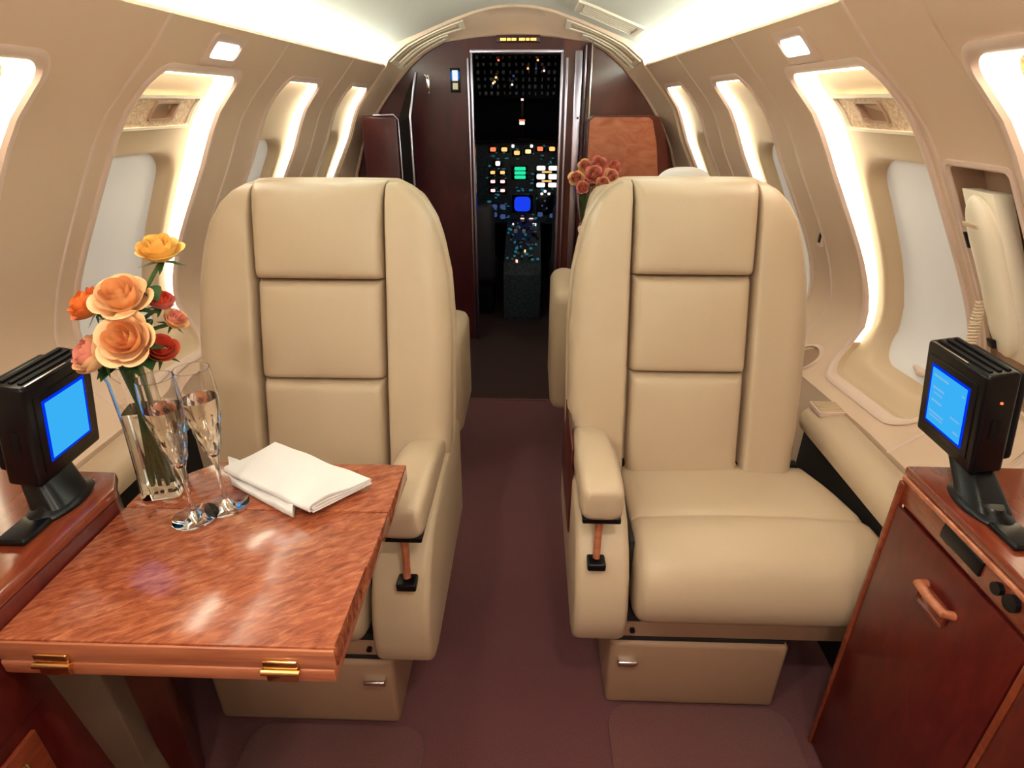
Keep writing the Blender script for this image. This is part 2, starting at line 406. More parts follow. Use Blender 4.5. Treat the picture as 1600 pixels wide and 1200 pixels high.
# ceiling grille, right
g = thing('ceiling_grille', 'pale louvred grille set in the white ceiling right of centre', 'grille')
def cz(x): return pw(sorted([(a, b) for a, b in CP]), abs(x))
bm = bmesh.new()
def cpt(x, y, d): return Vector((AX + x, y, cz(x) - d))
def cr(e, d): return [cpt(lerp(.26 + e, .52 - e, k / 8), 2.62 + e, d) for k in range(9)] + [cpt(lerp(.52 - e, .26 + e, k / 8), 2.90 - e, d) for k in range(9)]
loft(bm, [cr(0, .0005), cr(0, .010), cr(.02, .010), cr(.022, .002)]); finish(bm, 'grille_frame', 'cream_plastic', g)
for j in range(5):
    bm = bmesh.new(); y = 2.66 + j * .044
    loft(bm, [[cpt(lerp(.285, .495, k / 8), y + dy, d) for k in range(9)] for dy, d in ((0, .002), (.006, .009), (.022, .009), (.03, .002))], closed=False)
    finish(bm, 'louver', 'cream_plastic', g)
# bulkhead boards with a doorway
DX0, DX1, DZ = -.318, .148, 1.53
def panel_between(name, xa, xb, m, z0=0, z1=None, y0=3.285, y1=3.32):
    xs = [lerp(xa, xb, k / 24) for k in range(25)]
    inv = sorted([(x, z) for z, x in ARC if z >= .94])
    top = [min(pw(inv, abs(x - AX)) + .03, z1 or 9) for x in xs]
    bm = bmesh.new(); fr = [bm.verts.new((x, y0, z0)) for x in xs] + [bm.verts.new((x, y0, z)) for x, z in zip(xs[::-1], top[::-1])]
    bk = [bm.verts.new((v.co.x, y1, v.co.z)) for v in fr]
    bm.faces.new(fr); bm.faces.new(bk[::-1]); n = len(fr)
    for i in range(n): bm.faces.new((fr[i], fr[(i + 1) % n], bk[(i + 1) % n], bk[i]))
    return struct(finish(bm, name, m, smooth=False))
panel_between('wall_front_left', AX - .865, DX0, 'upright_dark')
panel_between('wall_front_right', DX1, AX + .865, 'upright_red')
panel_between('wall_front_top', DX0 - .001, DX1 + .001, 'upright_dark', DZ, None)
# metal door jambs
dj = thing('door_1', None, None, (0, 0, 0), kind='structure')
for nm, x0, x1, y0, z0, z1 in (('door_jamb', DX0 - .016, DX0 - .005, 3.27, 0, 1.50), ('door_jamb', DX0 + .002, DX0 + .014, 3.268, 0, DZ), ('door_jamb', DX1 - .014, DX1, 3.268, 0, DZ), ('door_jamb', DX1 + .012, DX1 + .026, 3.27, 0, 1.50)):
    box(nm, 'door_metal', dj, x0, x1, y0, 3.33, z0, z1, .004)
box('door_header', 'door_metal', dj, DX0, DX1, 3.268, 3.33, DZ - .012, DZ + .006, .004)
# folded sliding door stack at right
sd = thing('folding_door', 'polished metal edges of the folded sliding door right of the cockpit doorway', 'door', (.232, 3.262, 0))
box('door_leaf', 'door_metal', sd, -.030, .012, -.018, .018, 0, 1.53, .008)
box('door_leaf', 'upright_dark', sd, .014, .030, -.026, .018, 0, 1.55, .004)
box('edge_strip', 'door_metal', sd, .020, .027, -.031, -.026, 1.31, 1.55, .001)
box('edge_strip', 'chrome', sd, .048, .056, -.034, -.018, 1.02, 1.57, .002)
box('door_leaf', 'upright_dark', sd, .032, .0475, -.022, .018, 0, 1.56, .002)
lathe('door_knob', 'brass', sd, [(0, 0), (.006, 0), (.007, .004), (.004, .008), (0, .009)], 16, loc=(-.004, -.02, 1.225))
# illuminated passenger sign above the doorway
sg = thing('passenger_sign', 'small sign with two amber lit pictograms above the cockpit doorway', 'sign', (-.077, 3.262, 1.578))
box('sign_box', 'upright_dark', sg, -.108, .108, 0, .02, -.014, .016, .003)
emis('amber', (1.0, .50, .08), 1.8)
for xs in (-.088, .004):
    for a_, b_ in ((0, .028), (.034, .050), (.056, .084 - (.006 if xs < 0 else 0))):
        box('lit_pictogram', 'amber', sg, xs + a_, xs + b_, -.002, 0, -.007, .004, 0)
# switch plate and coat hooks on the left board
sw = thing('switch_plate', 'small white and blue switch plate on the dark wood left of the doorway', 'switch', (-.395, 3.284, 1.40))
emis('sw_white', (.85, .95, 1.0), .55); emis('sw_blue', (.02, .18, .9), .45)
box('plate', 'black_plastic', sw, -.026, .026, -.006, 0, -.055, .055, .003)
box('switch_light', 'sw_white', sw, -.014, .014, -.010, -.006, -.002, .045, .001)
box('side_lamp', 'sw_blue', sw, -.022, -.015, -.009, -.006, .005, .040, .001); box('side_lamp', 'sw_blue', sw, .015, .022, -.009, -.006, .005, .040, .001)
box('toggle', 'cream_plastic', sw, -.013, .013, -.012, -.006, -.042, -.012, .002)
hk = thing('coat_hook', 'small polished double coat hook on the dark wood near the closet', 'hook', (-.535, 3.284, 1.38))
box('hook_plate', 'chrome', hk, -.008, .008, -.005, 0, -.04, .045, .002)
tube('hook', 'chrome', hk, [(0, -.004, .03), (-.004, -.022, .034), (-.014, -.026, .046)], .005)
tube('hook', 'chrome', hk, [(0, -.004, -.02), (.004, -.024, -.028), (.004, -.03, -.012)], .005)
# closet at the left with its door ajar
cl = thing('closet', 'glossy dark wood closet with metal edged door left of the doorway', 'closet', (-.80, 3.1, 0))
box('closet_body', 'upright_dark', cl, -.045, .135, -.02, .18, 0, 1.24, .012)
bm = bmesh.new(); loft(bm, [[Vector((x, y, z)) for x, y, z in ((.14, -.02, 0), (.205, -.045, 0), (.215, -.03, 0), (.15, 0, 0))], [Vector((x, y, z)) for x, y, z in ((.14, -.02, 1.21), (.205, -.045, 1.24), (.215, -.03, 1.24), (.15, 0, 1.21))], [Vector((x, y, z)) for x, y, z in ((.165, .08, 1.33), (.225, .06, 1.43), (.235, .075, 1.43), (.175, .1, 1.33))]])
finish(bm, 'closet_door', 'black_plastic', cl)
tube('metal_edge', 'door_metal', cl, [(.206, -.047, .92), (.206, -.047, 1.24), (.227, .058, 1.43)], .006)
tube('metal_edge', 'door_metal', cl, [(.02, -.022, 1.243), (.12, -.022, 1.246), (.142, -.022, 1.225), (.142, -.022, .92)], .004)
# galley cabinet right of doorway: light burl board
gc = thing('galley_cabinet', 'glossy light burl wood cabinet right of the cockpit doorway behind the flowers', 'cabinet', (.45, 3.10, 0))
bm = bmesh.new(); fr = [(-.18, 0), (.25, 0), (.25, .90), (.195, 1.16), (.16, 1.235), (.14, 1.243), (-.15, 1.243), (-.18, 1.225)]
a = [Vector((x, -.02, z)) for x, z in fr]; b = [Vector((x, .165, z)) for x, z in fr]
vr = loft(bm, [a, b]); bm.faces.new(vr[0]); bm.faces.new(vr[1][::-1]); finish(bm, 'cabinet_body', 'upright_red', gc, angle=30)
bm = bmesh.new(); fr = [(-.178, .55), (.19, .55), (.185, .92), (.155, 1.12), (.125, 1.222), (.105, 1.236), (-.155, 1.236), (-.176, 1.218)]
a = [Vector((x, -.038, z)) for x, z in fr]; b = [Vector((x, -.021, z)) for x, z in fr]
vr = loft(bm, [a, b]); bm.faces.new(vr[0]); bm.faces.new(vr[1][::-1]); finish(bm, 'cabinet_door', 'burl_light', gc, angle=30)

# ------------------------------------------------------------------ cockpit
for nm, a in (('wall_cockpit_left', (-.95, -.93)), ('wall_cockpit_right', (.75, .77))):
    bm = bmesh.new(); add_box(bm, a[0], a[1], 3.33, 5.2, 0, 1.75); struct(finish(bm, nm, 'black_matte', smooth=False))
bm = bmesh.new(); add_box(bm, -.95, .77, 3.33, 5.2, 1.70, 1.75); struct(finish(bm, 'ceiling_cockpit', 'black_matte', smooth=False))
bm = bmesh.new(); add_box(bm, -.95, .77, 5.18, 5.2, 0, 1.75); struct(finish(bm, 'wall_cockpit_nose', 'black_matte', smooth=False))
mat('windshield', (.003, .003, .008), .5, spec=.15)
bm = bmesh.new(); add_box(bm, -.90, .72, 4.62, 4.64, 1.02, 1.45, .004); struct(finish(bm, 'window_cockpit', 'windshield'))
cols = {'c_red': (1, .16, .06), 'c_orange': (1, .42, .12), 'c_white': (1, .93, .85), 'c_green': (.02, .75, .35), 'c_blue': (.01, .05, .85), 'c_teal': (.05, .30, .36), 'c_amber': (1, .62, .25), 'c_pink': (1, .5, .5), 'c_dimblue': (.10, .16, .42)}
for k, v in cols.items(): emis(k, v, {'c_teal': .22, 'c_dimblue': .24, 'c_green': .6, 'c_blue': .55, 'c_white': .8}.get(k, .95))
mat('switch_grey', (.30, .32, .36), .4)
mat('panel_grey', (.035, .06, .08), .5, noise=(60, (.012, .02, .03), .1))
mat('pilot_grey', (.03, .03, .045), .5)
rnd = random.Random(5)
def pjx(Y, px): return None
# overhead panel: slopes down away from the door
oh = thing('overhead_panel', 'dark overhead cockpit switch panel with many small knobs and lights', 'instrument panel', (-.085, 4.1, 1.45))
ohm = Matrix.Rotation(math.radians(-52), 4, 'X')
box('panel_plate', 'black_plastic', oh, -.30, .30, -.16, .16, 0, .02, .004, mtx=ohm)
box('ceiling_mount', 'black_matte', oh, -.25, .25, -.10, .16, .10, .25, .004)
def on_oh(x, y, d): return ohm @ Vector((x, y, d))
for r_ in range(6):
    y = -.13 + r_ * .05
    for c_ in range(14):
        x = -.262 + c_ * .040 + rnd.uniform(-.003, .003)
        s = rnd.choice((.004, .006, .008))
        box('switch', 'switch_grey', oh, x - s, x + s, y - .008, y + .008, -rnd.choice((.006, .014)), 0, 0, 1, ohm)
for x, y, m in ((-.16, .03, 'c_orange'), (-.17, .04, 'c_white'), (-.05, .05, 'c_white'), (-.04, -.01, 'c_dimblue'), (-.13, -.115, 'c_red'), (.10, -.06, 'c_dimblue'), (.15, -.045, 'c_pink'), (.05, -.06, 'c_orange'), (.11, -.115, 'c_orange'), (-.15, .0, 'c_amber')):
    bm = bmesh.new(); add_box(bm, x - .006, x + .006, y - .005, y + .005, -.018, -.012, mtx=ohm); finish(bm, 'warning_lamp', m, oh, smooth=False)
tube('pull_handle', 'door_metal', oh, [on_oh(-.095, .135, -.004), on_oh(-.085, .12, -.02), on_oh(-.075, .135, -.004)], .002)
# compass / glareshield lamps
cm = thing('standby_compass', 'small standby compass with red lamp on the windshield post', 'compass', (-.075, 4.42, 1.175))
box('post', 'black_plastic', cm, -.012, .012, .02, .05, -.10, .26, .004)
box('compass_body', 'black_plastic', cm, -.032, .032, -.02, .03, -.03, .03, .010)
box('compass_face', 'c_white', cm, -.018, .018, -.022, -.02, -.014, .006, .001); box('compass_lamp', 'c_red', cm, -.02, .02, -.023, -.02, .008, .018, .001)
box('post_lamp', 'c_pink', cm, -.009, .009, .012, .02, .135, .150, .002)
# main instrument panel at Y 4.3 (z .50 .. 1.04)
ip = thing('instrument_panel', 'cockpit instrument panel with lit gauges and blue screen seen through the doorway', 'instrument panel', (-.06, 4.30, 0))
box('panel_body', 'panel_grey', ip, -.42, .40, 0, .10, .50, 1.045, .01)
box('glareshield', 'black_matte', ip, -.45, .43, -.05, .2, 1.045, 1.075, .01)
def P4(px, py, d=0):            # place on the panel: photo columns/rows to panel x, z
    return ((px - 817) * .00459 + .003, 1.042 - (py - 225) * .00432)
def lamp(px, py, w_, h_, m, nm='gauge_light', d=.006, par=None):
    w_ *= 2.3; x, z = P4(px, py); return box(nm, m, par or ip, x - w_ / 2, x + w_ / 2, -d - .002, -d + .001, z - h_ / 2, z + h_ / 2, min(w_, h_) * .25, 2)
def bezel(px, py, w_, h_, nm='gauge', m='black_plastic'):
    w_ *= 2.3; x, z = P4(px, py); return box(nm, m, ip, x - w_ / 2, x + w_ / 2, -.006, .002, z - h_ / 2, z + h_ / 2, .004, 2)
for px, py, m in ((770, 233, 'c_red'), (787, 233, 'c_orange'), (806, 238, 'c_orange'), (823, 236, 'c_amber'), (841, 232, 'c_red'), (859, 232, 'c_orange')):
    bezel(px, py, .030, .044); lamp(px, py, .017, .026, m)
for px in (800, 828): lamp(px, 228, .008, .02, 'c_white')
for i, py in enumerate((268, 282, 296)):
    for px in (769, 784): bezel(px, py, .025, .048); lamp(px, py, .014, .020, ('c_orange', 'c_pink', 'c_pink')[i])
bezel(777, 254, .03, .05); lamp(777, 254, .014, .03, 'c_white')
bezel(810, 268, .05, .095, 'radar_display'); 
for q in range(3): lamp(811, 262 + q * 6.5, .034, .022, 'c_green', 'green_readout')
for q, (py, h_) in enumerate(((261, .03), (274, .035), (287, .03))):
    for px in (843, 861): lamp(px, py, .026, h_, 'c_white', 'readout')
bezel(852, 274, .075, .16, 'annunciator', 'black_plastic')
for px, py in ((852, 267), (852, 281)): lamp(px, py, .03, .010, 'c_orange', 'readout')
bezel(815, 317, .082, .150, 'screen_bezel', 'panel_grey'); bezel(815, 317, .068, .130, 'screen_frame')
lamp(815, 317, .050, .098, 'c_blue', 'blue_screen', .0075)
bezel(850, 318, .052, .15, 'radio_stack')
for px, py in ((845, 301), (850, 297), (856, 301)): lamp(px, py, .008, .016, 'c_white')
for px, py in ((850, 312), (846, 320), (853, 324)): lamp(px, py, .005, .012, 'c_dimblue')
for px, py in ((771, 322), (784, 322), (771, 335), (784, 338), (862, 336), (843, 334)): lamp(px, py, .016, .030, 'c_dimblue', 'gauge_face')
for px, py in ((815, 341), (829, 341)): lamp(px, py, .012, .008, 'c_pink')
for k in range(90):
    px, py = rnd.uniform(760, 874), rnd.uniform(228, 347)
    lamp(px, py, rnd.uniform(.004, .012), rnd.uniform(.004, .014), 'c_teal', 'switch', .004)
# centre pedestal
pd = thing('center_pedestal', 'dark centre pedestal with throttle levers between the pilot seats', 'pedestal', (-.06, 4.0, 0))
bm = bmesh.new(); pr = [(-.35, 0), (-.35, .30), (-.30, .36), (.29, .535), (.29, 0)]
a = [Vector((-.115, y, z)) for y, z in pr]; b = [Vector((.125, y, z)) for y, z in pr]
vr = loft(bm, [a, b]); bm.faces.new(vr[0]); bm.faces.new(vr[1][::-1]); finish(bm, 'pedestal_body', 'panel_grey', pd, smooth=False)
def onp(y): return pw([(-.30, .36), (.29, .535)], y)
for k in range(60):
    x, y = rnd.uniform(-.10, .11), rnd.uniform(-.27, .26); s = rnd.uniform(.005, .012)
    box('knob', rnd.choice(('black_plastic', 'switch_grey', 'c_teal', 'c_teal')), pd, x - s, x + s, y - s, y + s, onp(y), onp(y) + .012, .002, 1)
for x in (-.045, .01):
    tube('throttle_lever', 'door_metal', pd, [(x, -.03, onp(-.03)), (x, -.06, onp(0) + .07)], .004)
    box('lever_grip', 'cream_plastic', pd, x - .012, x + .012, -.075, -.05, onp(0) + .06, onp(0) + .085, .006)
for x, y, m in ((-.07, .20, 'c_white'), (.075, .2, 'c_white'), (.09, .2, 'c_white'), (-.035, -.28, 'c_red'), (-.03, -.285, 'c_white'), (.02, -.16, 'c_amber')):
    box('pedestal_lamp', m, pd, x - .005, x + .005, y - .006, y + .006, onp(y), onp(y) + .016, .001, 1)
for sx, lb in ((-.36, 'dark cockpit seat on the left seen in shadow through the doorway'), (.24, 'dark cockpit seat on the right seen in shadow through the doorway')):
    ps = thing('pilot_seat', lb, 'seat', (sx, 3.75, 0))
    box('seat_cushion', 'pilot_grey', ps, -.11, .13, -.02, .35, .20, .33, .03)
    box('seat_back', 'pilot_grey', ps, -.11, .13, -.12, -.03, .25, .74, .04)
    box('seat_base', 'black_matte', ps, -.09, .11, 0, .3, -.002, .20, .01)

# ------------------------------------------------------------------ telephone niche in the right wall
nz = thing('phone_niche', 'recessed tan telephone niche between two windows on the right wall', 'wall niche')
g_ = lambda e: rr(1.012 - e, 1.168 + e, .735 - e, 1.195 + e, .012 + max(0, e) * .5, .03)
bm = bmesh.new()
loft(bm, [ring3(1, g_(.012), .001), ring3(1, g_(.010), -.005), ring3(1, g_(.003), -.006), ring3(1, g_(0), .004)])
finish(bm, 'niche_frame', 'wall_trim', nz)
bm = bmesh.new(); nd = lambda z: .012 + .05 * smst((z - 1.0) / .18)
rs = [ring3(1, g_(0), .002), ring3(1, g_(0), nd)]
cg = [S(1, 1.09, .97, .02)] * len(rs[0])
for t in (.25, .5, .75, .96): rs.append([Vector((0, 0, 0)) + S(1, lerp(y, 1.09, t), lerp(z, .965, t), nd(lerp(z, .965, t))) for y, z in g_(0)])
vr = loft(bm, rs); bm.faces.new(vr[-1]); finish(bm, 'niche_back', 'leather_dark', nz)
ph = thing('telephone', 'cream wall telephone handset with coiled cord behind the right monitor', 'telephone', tuple(S(1, 1.10, 1.0, -.02)))
po = Vector(ph.location)
def PP(y, z, off): return S(1, y, z, off) - po
bm = bmesh.new(); rings = []
for i in range(33):
    t = .5 + .5 * math.sin(PI / 2 * (2 * i / 32 - 1)); z = lerp(1.155, .845, t); y = lerp(1.075, 1.085, t)
    wy = .038 * (1 - abs(2 * t - 1) ** 3.2) ** .6 * (1 - .16 * math.sin(PI * t)) + .001
    dp = .026 * (1 - abs(2 * t - 1) ** 3.5) ** .6 * (1 - .25 * math.sin(PI * t)) + .001
    rings.append([PP(y + wy * math.copysign(abs(math.cos(a)) ** .8, math.cos(a)), z, -.012 - dp * math.copysign(abs(math.sin(a)) ** .8, math.sin(a)) - .012) for a in [2 * PI * k / 24 for k in range(24)]])
vr = loft(bm, rings); bm.faces.new(vr[0]); bm.faces.new(vr[-1]); finish(bm, 'handset', 'cream_plastic', ph)
def phbox(name, m, y0, y1, z0, z1, o0, o1):
    bm = bmesh.new(); c = [PP(y, z, o) for o in (o0, o1) for y, z in ((y0, z0), (y1, z0), (y1, z1), (y0, z1))]
    v = [bm.verts.new(q) for q in c]
    for f in ((0, 3, 2, 1), (4, 5, 6, 7), (0, 1, 5, 4), (1, 2, 6, 5), (2, 3, 7, 6), (3, 0, 4, 7)): bm.faces.new([v[i] for i in f])
    bmesh.ops.bevel(bm, geom=list(bm.edges), offset=.0015, segments=2, profile=.5, affect='EDGES'); return finish(bm, name, m, ph)
phbox('cradle', 'cream_plastic', 1.045, 1.125, .84, 1.16, .02, -.014)
phbox('release_button', 'black_plastic', 1.118, 1.126, 1.052, 1.082, -.024, -.034)
phbox('speaker_slot', 'panel_tan', 1.062, 1.098, 1.098, 1.106, -.040, -.0475)
phbox('mouthpiece_hole', 'black_plastic', 1.085, 1.10, .862, .880, -.042, -.052)
bm = bmesh.new(); pts = []
path = [PP(1.128, .945, -.03), PP(1.13, .90, -.05), PP(1.12, .86, -.07), PP(1.09, .835, -.09), PP(1.05, .83, -.095)]
N_ = 420
for i in range(N_ + 1):
    t = i / N_ * (len(path) - 1); j = min(int(t), len(path) - 2); p0 = path[j].lerp(path[j + 1], t - j); d0 = (path[j + 1] - path[j]).normalized()
    u_ = d0.orthogonal().normalized(); w_ = d0.cross(u_); a = i / N_ * 2 * PI * 26
    pts.append(p0 + (u_ * math.cos(a) + w_ * math.sin(a)) * .0085)
add_tube(bm, pts, .0019, 5); finish(bm, 'coiled_cord', 'cord', ph)
ws = thing('wall_latch', 'small black slotted latch in the right wall between windows', 'latch', tuple(S(1, 1.815, .93, -.002)))
box('latch_slot', 'black_plastic', ws, -.004, .010, -.007, .007, -.018, .018, .002); box('latch_plate', 'wall_trim', ws, -.001, .012, -.011, .011, -.030, .024, .002)

# reading lights above the windows
def reading_light(side, y, z, label):
    t = thing('reading_light', label, 'light', tuple(S(side, y, z, 0)), group=None)
    o = Vector(t.location)
    bm = bmesh.new(); q = lambda e, off: [S(side, a, b, off) - o for a, b in rr(y - .075 - e, y + .075 + e, z - .028 - e, z + .028 + e, .012)]
    loft(bm, [q(.004, .001), q(.002, -.008), q(-.010, -.010), q(-.013, -.004)]); finish(bm, 'light_frame', 'wall_trim', t)
    bm = bmesh.new(); vr = loft(bm, [q(-.013, -.004), q(-.016, -.006)]); bm.faces.new(vr[-1]); finish(bm, 'lens', 'reading_light', t)
    return t
reading_light(-1, 1.573, 1.411, 'lit rectangular reading light on the left wall above the vent window')
reading_light(1, 1.462, 1.409, 'lit rectangular reading light on the right wall above the vent window')
# unseen downlights added over the aft cabin to light seats and table
for x, y, lb in ((AX - .30, .22, 'added unseen fill light left of centre above the table'), (AX + .30, .22, 'added unseen fill light right of centre above the right cabinet'), (AX - .30, -.5, 'added unseen fill light at the left rear of the cabin'), (AX + .30, -.5, 'added unseen fill light at the right rear of the cabin')):
    z = cz(x - AX) - .003
    t = thing('fill_downlight', lb, 'light', (x, y, z))
    lathe('bezel', 'chrome', t, [(.030, 0), (.042, 0), (.044, -.004), (.038, -.008), (.031, -.005)], 24)
    bm = bmesh.new(); vs = [bm.verts.new((.031 * math.cos(a), .031 * math.sin(a), -.005)) for a in [2 * PI * k / 24 for k in range(24)]]
    bm.faces.new(vs); finish(bm, 'lens', 'fill_light', t)  # lens of the added fill light
    area('downlight_fill', (x, y, z - .012), (0, 0, 0), .06, .06, FILL, (1.0, .88, .72))

# ------------------------------------------------------------------ leather cabin seats
YB_ = [(.42, -.012), (.50, .015), (.70, .07), (.92, .14), (1.12, .20), (1.2, .225)]
def yb(z): return pw(YB_, z)
HWp = [(.42, .262), (.46, .280), (.55, .288), (.80, .29), (.92, .281), (1.0, .264), (1.05, .247), (1.09, .222), (1.115, .195), (1.13, .165), (1.136, .15)]
def pad(bm, xl, xr, z0, z1, T, base=0, sx=(8, 8), sz=(8, 8), ex=.5, nx=28, nz=34, sgn=1, crown=.0, ez=.5, wx=1):
    fr = []
    for j in range(nz + 1):
        q = math.sin(PI / 2 * (2 * j / nz - 1)); z = lerp(z0, z1, (q + 1) / 2); row = []
        L = xl(z) if callable(xl) else xl; R = xr(z) if callable(xr) else xr
        for i in range(nx + 1):
            s = math.sin(PI / 2 * (2 * i / nx - 1)); x = lerp(L, R, (s + 1) / 2)
            ps = sx[0] if s < 0 else sx[1]; pq = sz[0] if q < 0 else sz[1]
            e = (max(0, 1 - abs(s) ** ps) ** ex) * (max(0, 1 - abs(q) ** pq) ** ez)
            t = base + T * e + crown * (1 - s * s) * (1 - q * q)
            row.append(Vector((sgn * wx * x, yb(z) - t, z)))
        fr.append(row)
    V = [[bm.verts.new(p) for p in r] for r in fr]
    for a, b in zip(V, V[1:]):
        for i in range(nx): bm.faces.new((a[i], a[i + 1], b[i + 1], b[i]))
    rim = V[0] + [r[-1] for r in V[1:]] + V[-1][-2::-1] + [r[0] for r in V[-2:0:-1]]
    bk = [bm.verts.new(v.co + Vector((0, .03, 0))) for v in rim]; n = len(rim)
    for i in range(n): bm.faces.new((rim[i], bk[i], bk[(i + 1) % n], rim[(i + 1) % n]))
def hwf(z): return pw(HWp, z)
def make_seat(label, s, loc, wx=1.0):
    t = thing('cabin_seat', label, 'seat', loc, group=None)
    X = lambda x: s * wx * x
    # rear shell of the backrest
    bm = bmesh.new(); rings = []
    for j in range(33):
        z = lerp(.40, 1.132, math.sin(PI / 2 * j / 32)); h = hwf(z) + .004; d = .062 * min(1, (1.145 - z) * 14 + .25)
        rings.append([Vector((X(h * math.copysign(abs(math.cos(a)) ** .55, math.cos(a))), yb(z) + .062 - d * math.copysign(abs(math.sin(a)) ** .7, math.sin(a)), z)) for a in [2 * PI * k / 40 for k in range(40)]])
    vr = loft(bm, rings); bm.faces.new(vr[0]); bm.faces.new(vr[-1]); finish(bm, 'backrest_shell', 'leather', t)
    # two long side bolsters, headrest, two back panels
    for q in (-1, 1):
        bm = bmesh.new(); pad(bm, lambda z: -hwf(z) * 1.0, -.1475, .425, 1.128, .052, 0, sx=(3.2, 26), sz=(20, 9), ex=.5, nx=26, nz=60, sgn=q * s, wx=wx); finish(bm, 'side_bolster', 'leather', t, angle=70)
    bm = bmesh.new(); pad(bm, -.1455, .1455, .925, 1.133, .056, 0, sx=(24, 24), sz=(14, 9), sgn=s, crown=.008, wx=wx); finish(bm, 'headrest', 'leather', t, angle=70)
    bm = bmesh.new(); pad(bm, -.142, .142, .702, .924, .046, 0, sx=(24, 24), sz=(22, 22), sgn=s, crown=.010, wx=wx); finish(bm, 'upper_back_panel', 'leather', t, angle=70)
    bm = bmesh.new(); pad(bm, -.140, .140, .43, .700, .046, 0, sx=(24, 24), sz=(8, 22), sgn=s, crown=.012, wx=wx); finish(bm, 'lower_back_panel', 'leather', t, angle=70)
    # seat cushion with a cross crease and a rolled front
    prof = [(.02, .31), (.02, .40), (.015, .445), (-.01, .459), (-.08, .464), (-.16, .470), (-.205, .473), (-.219, .470), (-.226, .4655), (-.232, .470), (-.25, .476), (-.30, .474), (-.335, .464), (-.362, .447), (-.382, .423), (-.394, .392), (-.396, .36), (-.388, .325), (-.370, .300), (-.345, .288), (-.2, .287), (-.05, .29)]
    def rs_(P, k):
        out = []
        n = len(P)
        for i in range(n):
            a, b = P[i], P[(i + 1) % n]
            for q in range(k): out.append((lerp(a[0], b[0], q / k), lerp(a[1], b[1], q / k)))
        return out
    prof = rs_(prof, 2); cy_, cz_ = -.19, .37
    bm = bmesh.new(); rings = []; R_ = .05
    us = [0, .004, .012, .022, .035, .05] + [.05 + (1 - .10) * k / 10 for k in range(1, 10)] + [.95, .965, .978, .988, .996, 1]
    for u in us:
        dist = min(u, 1 - u) * .50; ins = 0 if dist >= .028 else .028 * (1 - math.sqrt(max(0, 1 - ((.028 - dist) / .028) ** 2)))
        ring = []
        for y, z in prof:
            ky = 1 - ins / .20; kz = 1 - ins / .095
            yy, zz = cy_ + (y - cy_) * ky, cz_ + (z - cz_) * kz
            xl, xr_ = -.158, pw([(-.39, .364), (-.30, .374), (-.1, .350), (.02, .318)], yy)
            crown = .010 * math.sin(PI * u) * (1 if z > .42 else 0)
            ring.append(Vector((X(lerp(xl, xr_, u)), yy, zz + crown)))
        rings.append(ring)
    vr = loft(bm, rings); bm.faces.new(vr[0]); bm.faces.new(vr[-1]); finish(bm, 'seat_cushion', 'leather', t, angle=75)
    # aisle-side frame below the armrest, front rail, pedestal
    pr = [(.20, .20), (.22, .50), (.05, .53), (-.10, .53), (-.20, .52), (-.27, .495), (-.32, .455), (-.352, .405), (-.372, .345), (-.378, .30), (-.37, .25), (-.345, .218), (-.30, .20)]
    bm = bmesh.new(); a = [Vector((X(-.285), y, z)) for y, z in pr]; b = [Vector((X(-.170), y, z)) for y, z in pr]
    vr = loft(bm, [a, b]); f0 = bm.faces.new(vr[0]); f1 = bm.faces.new(vr[1][::-1])
    bmesh.ops.bevel(bm, geom=list(set(f0.edges) | set(f1.edges)), offset=.016, segments=4, profile=.5, affect='EDGES'); finish(bm, 'side_frame', 'leather', t, angle=50)
    box('side_gap_shade', 'dark_gap', t, *sorted((X(-.168), X(-.158))), -.30, .1, .30, .46, .002)  # dark strip painting the shade between frame and cushion
    box('front_rail', 'leather_dark', t, *sorted((X(-.18), X(.335))), -.338, .10, .214, .272, .012, 4)  # rail colour darkened for the shade below the cushion
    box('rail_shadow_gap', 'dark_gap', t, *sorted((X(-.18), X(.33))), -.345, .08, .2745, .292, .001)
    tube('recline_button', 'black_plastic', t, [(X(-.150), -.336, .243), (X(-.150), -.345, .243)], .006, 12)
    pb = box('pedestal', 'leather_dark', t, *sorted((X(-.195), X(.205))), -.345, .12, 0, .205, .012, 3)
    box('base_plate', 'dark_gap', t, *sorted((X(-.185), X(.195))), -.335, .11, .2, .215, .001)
    lt = box('seat_latch', 'chrome', t, *sorted((X(-.178), X(-.132))), -.362, -.343, .150, .163, .004); box('latch_recess', 'black_plastic', lt, *sorted((X(-.174), X(-.136))), -.350, -.344, .135, .150, .001)
    # armrest with a wooden stay
    bm = bmesh.new(); rings = []
    for y, z0, z1, xa, xb in ((-.3480, .575, .598, -.262, -.214), (-.3475, .563, .611, -.270, -.206), (-.345, .555, .619, -.275, -.201), (-.340, .549, .624, -.279, -.198), (-.330, .545, .629, -.282, -.196), (-.31, .543, .632, -.284, -.195), (-.22, .545, .632, -.285, -.196), (-.13, .54, .620, -.284, -.198), (-.07, .53, .600, -.282, -.202), (-.02, .52, .575, -.278, -.210), (.03, .51, .560, -.275, -.215)):
        cx_, c_z, hx, hz = (xa + xb) / 2, (z0 + z1) / 2, (xb - xa) / 2, (z1 - z0) / 2
        rings.append([Vector((X(cx_ + hx * math.copysign(abs(math.cos(a)) ** .5, math.cos(a))), y, c_z + hz * math.copysign(abs(math.sin(a)) ** .5, math.sin(a)))) for a in [2 * PI * k / 32 for k in range(32)]])
    vr = loft(bm, rings); bm.faces.new(vr[0]); bm.faces.new(vr[-1]); am = finish(bm, 'armrest', 'leather', t, angle=120)
    tube('armrest_stay', 'table_edge', t, [(X(-.236), -.300, .552), (X(-.240), -.318, .50), (X(-.243), -.338, .448)], [.012, .011, .010], 12, .75)
    box('stay_socket', 'black_plastic', t, *sorted((X(-.262), X(-.224))), -.358, -.322, .428, .446, .004)
